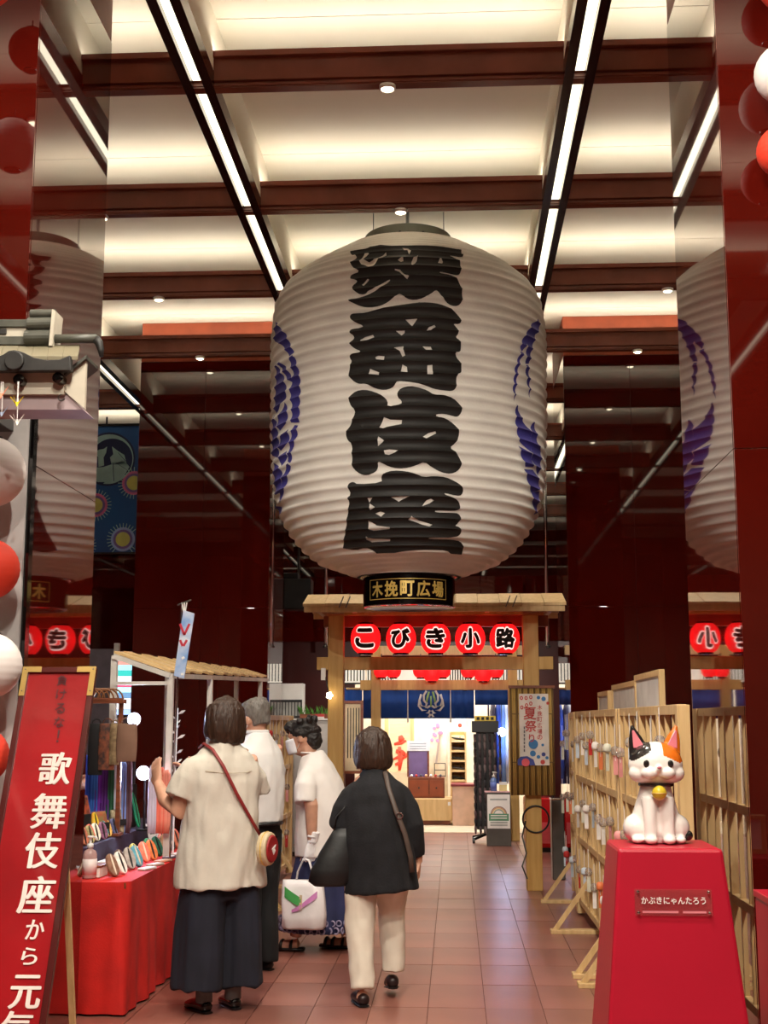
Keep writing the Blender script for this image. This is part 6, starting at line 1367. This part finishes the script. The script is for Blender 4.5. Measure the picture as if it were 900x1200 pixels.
# ---------------- person in black walking away
P4L, P4R = (-.43, 7.2, 0), R(10)
def person4():
    t = thing('person', 'person in a black cardigan and white trousers walking away', 'person', P4L, P4R); local(t)
    b = MB()
    b.tube([(0,0,.7),(0,0,.84),(0,.02,.98),(0,.05,1.09),(0,.07,1.16),(0,.08,1.2)], [(.14,.1),(.135,.1),(.14,.1),(.14,.095),(.11,.075),(.055,.055)], 18)
    b.tube([(0,.075,1.16),(0,.1,1.26)], [.054,.05], 14); M = head(b, (-.02,.12,1.305), R(24), R(8))
    LF, RF = V((-.085,-.10,0)), V((.10,.12,.03))
    b.tube([(-.08,0,.72),(-.088,-.02,.42),LF+V((0,-.01,.09))], [.07,.052,.036], 14); b.tube([(.08,0,.72),(.1,.12,.44),RF+V((0,-.04,.11))], [.07,.052,.036], 14)
    for F_ in (LF, RF): b.tube([F_+V((0,-.03,.05)), F_+V((.0,.05,.035)), F_+V((.0,.13,.024))], [.033,.033,.025], 10)
    RE, RW = V((.215,.0,.93)), V((.235,.05,.71)); LE, LW = V((-.2,.02,.94)), V((-.13,.20,.88))
    b.tube([(.13,.05,1.09),(.18,.035,1.01),RE,(RE+RW)/2,RW], [.04,.038,.034,.032,.026], 14); hand(b, RW, (0,.1,-1), (-.9,.1,0), -1, .5, s=.95)
    b.tube([(-.13,.05,1.09),(-.18,.035,1.01),LE,(LE+LW)/2,LW], [.04,.038,.034,.032,.026], 14); hand(b, LW, (.5,.8,-.1), (.6,-.4,-.3), 1, .7, s=.95)
    body = blob('body', b, .0055, M_skin, t, 4); eyes(M, body); mask(M, t)
    bob(None, .106, .125, -.092, t, M_hair_b, M)
    c = MB(); c.tube([(.03,-.005,.565),(.02,0,.70),(0,.0,.84),(0,.015,.96),(0,.035,1.04),(0,.05,1.1),(0,.062,1.15),(0,.075,1.205)], [(.205,.17),(.195,.16),(.18,.148),(.172,.142),(.168,.136),(.15,.122),(.11,.098),(.066,.07)], 28)
    c.tube([(.085,.055,1.11),(.138,.045,1.065),(.178,.03,.995),(.212,.005,.91),(.225,.025,.81),(.233,.045,.745)], [.05,.058,.06,.057,.05,.044], 16)
    c.tube([(-.085,.055,1.11),(-.138,.045,1.065),(-.178,.03,.995),(-.202,.02,.93),(-.165,.11,.9),(-.138,.18,.885)], [.05,.058,.06,.057,.05,.044], 16)
    sh = blob('cardigan', c, .009, mat('black_knit', (17,17,22), .9, var=.15, nscale=14, bump=.2, bscale=90), t, 5, (.010,9,9,4), 60)
    MB().torus((0,.085,1.205), .062, .01, 22, 6).build('neck_band', mat('black_knit', (17,17,22)), sh, smooth=True)
    k = MB(); k.tube([(0,0,.76),(0,0,.64)], [(.14,.11),(.16,.125)], 22)
    k.tube([(-.08,0,.68),(-.088,-.02,.42),LF+V((0,-.01,.085))], [(.098,.115),(.078,.085),(.062,.068)], 20); k.tube([(.08,0,.68),(.1,.12,.44),RF+V((0,-.04,.105))], [(.098,.115),(.078,.085),(.062,.068)], 20)
    blob('trousers', k, .008, mat('white_denim', (222,212,196), .85, var=.03), t, 4, (.010,11,11,6), 70)
    shoe('left_shoe' if 0 else 'shoe', mat('dark_brown_shoe', (40,24,24), .4), t, LF+V((0,-.0,.004)), LF+V((-.02,.16,.004)))
    shoe('shoe', mat('dark_brown_shoe', (40,24,24)), t, RF+V((0,-.02,.02)), RF+V((.01,.15,-.02)))
    pts = [(.06,.16,1.14),(.05,.10,1.2),(.045,.0,1.195),(.055,-.06,1.12),(.09,-.105,1.0),(.135,-.125,.88),(.165,-.135,.76),(.172,-.14,.68)]
    pts = [V(p)+V((0,-.022,0)) for p in pts]
    st = MB().tube(pts, [(.014,.004)]*len(pts), 8, ref=(1,0,.3)).build('bag_strap', mat('brown_strap', (74,58,50), .5), t, smooth=True)
    MB().torus(pts[4]+V((.018,-.012,-.03)), .016, .004, 14, 6, axis='y').build('buckle', M_chrome, st)
    return t
person4()
RM4 = Matrix.Translation(P4L) @ Matrix.Rotation(P4R, 4, 'Z')
tp = RM4 @ V((-.25,-.02,.60))
hb = thing('black_tote_bag', 'slouchy black tote bag under the arm of the black cardigan', 'bag', tp, R(10)); local(hb)
b = MB(); rows_ = []
for f, w_, d_ in ((0,.085,.045),(.08,.125,.06),(.3,.13,.062),(.6,.11,.05),(.85,.085,.035),(1,.07,.025)):
    rows_.append([(w_*math.cos(a)+.09*f, d_*math.sin(a), .30*f) for a in [2*PI*i/32 for i in range(32)]])
b.loft(rows_).build('body', mat('black_nylon', (14,15,17), .5, bump=.3, bscale=14), hb, smooth=True)
MB().tube([(.02,0,.29),(.03,-.01,.36),(.08,.0,.42),(.12,.02,.36),(.13,.0,.29)], [(.012,.004)]*5, 8, ref=(0,1,0)).build('handle', M_black, hb, smooth=True)
# short labels for parts that look different from the rest of their thing
PART_LABELS = {('giant_paper_lantern','brush_character'): 'bold black brush-lettered character', ('giant_paper_lantern','crest_feather'): 'blue-violet feather of the crest', ('giant_paper_lantern','name_ring'): 'black lacquer ring with gold lettering',
    ('giant_paper_lantern','top_ring'): 'grey steel ring', ('banner_sign','corner_plate'): 'brass corner plate', ('banner_sign','printed_face'): 'red face with white lettering', ('person','hair'): 'hair', ('stall_table','red_cloth'): 'red cloth',
    ('cat_figurine','bell'): 'yellow bell', ('cat_figurine','collar'): 'black collar', ('cat_figurine','tail'): 'black tail', ('statue_pedestal','plaque'): 'clear plaque with white lettering', ('tiled_roof','eave_tile'): 'dark wavy eave tile',
    ('tiled_roof','plaster_wall'): 'white plaster wall', ('shop_curtain','curtain_panel'): 'blue curtain panel', ('spinner_rack','yellow_header'): 'yellow header card', ('column','capital'): 'orange-brown capital', ('person','face_mask'): 'white face mask',
    ('person','culottes'): 'navy culottes', ('person','shirt'): 'light shirt', ('person','shoulder_strap'): 'red strap', ('person','cardigan'): 'black cardigan', ('person','skirt'): 'navy skirt with lace hem', ('person','white_glove'): 'white glove'}
for o in bpy.data.objects:
    if o.parent is not None:
        k = (o.parent.name.split('.')[0], o.name.split('.')[0])
        if k in PART_LABELS: o['label'] = PART_LABELS[k]
bpy.data.scenes.remove(TMP)
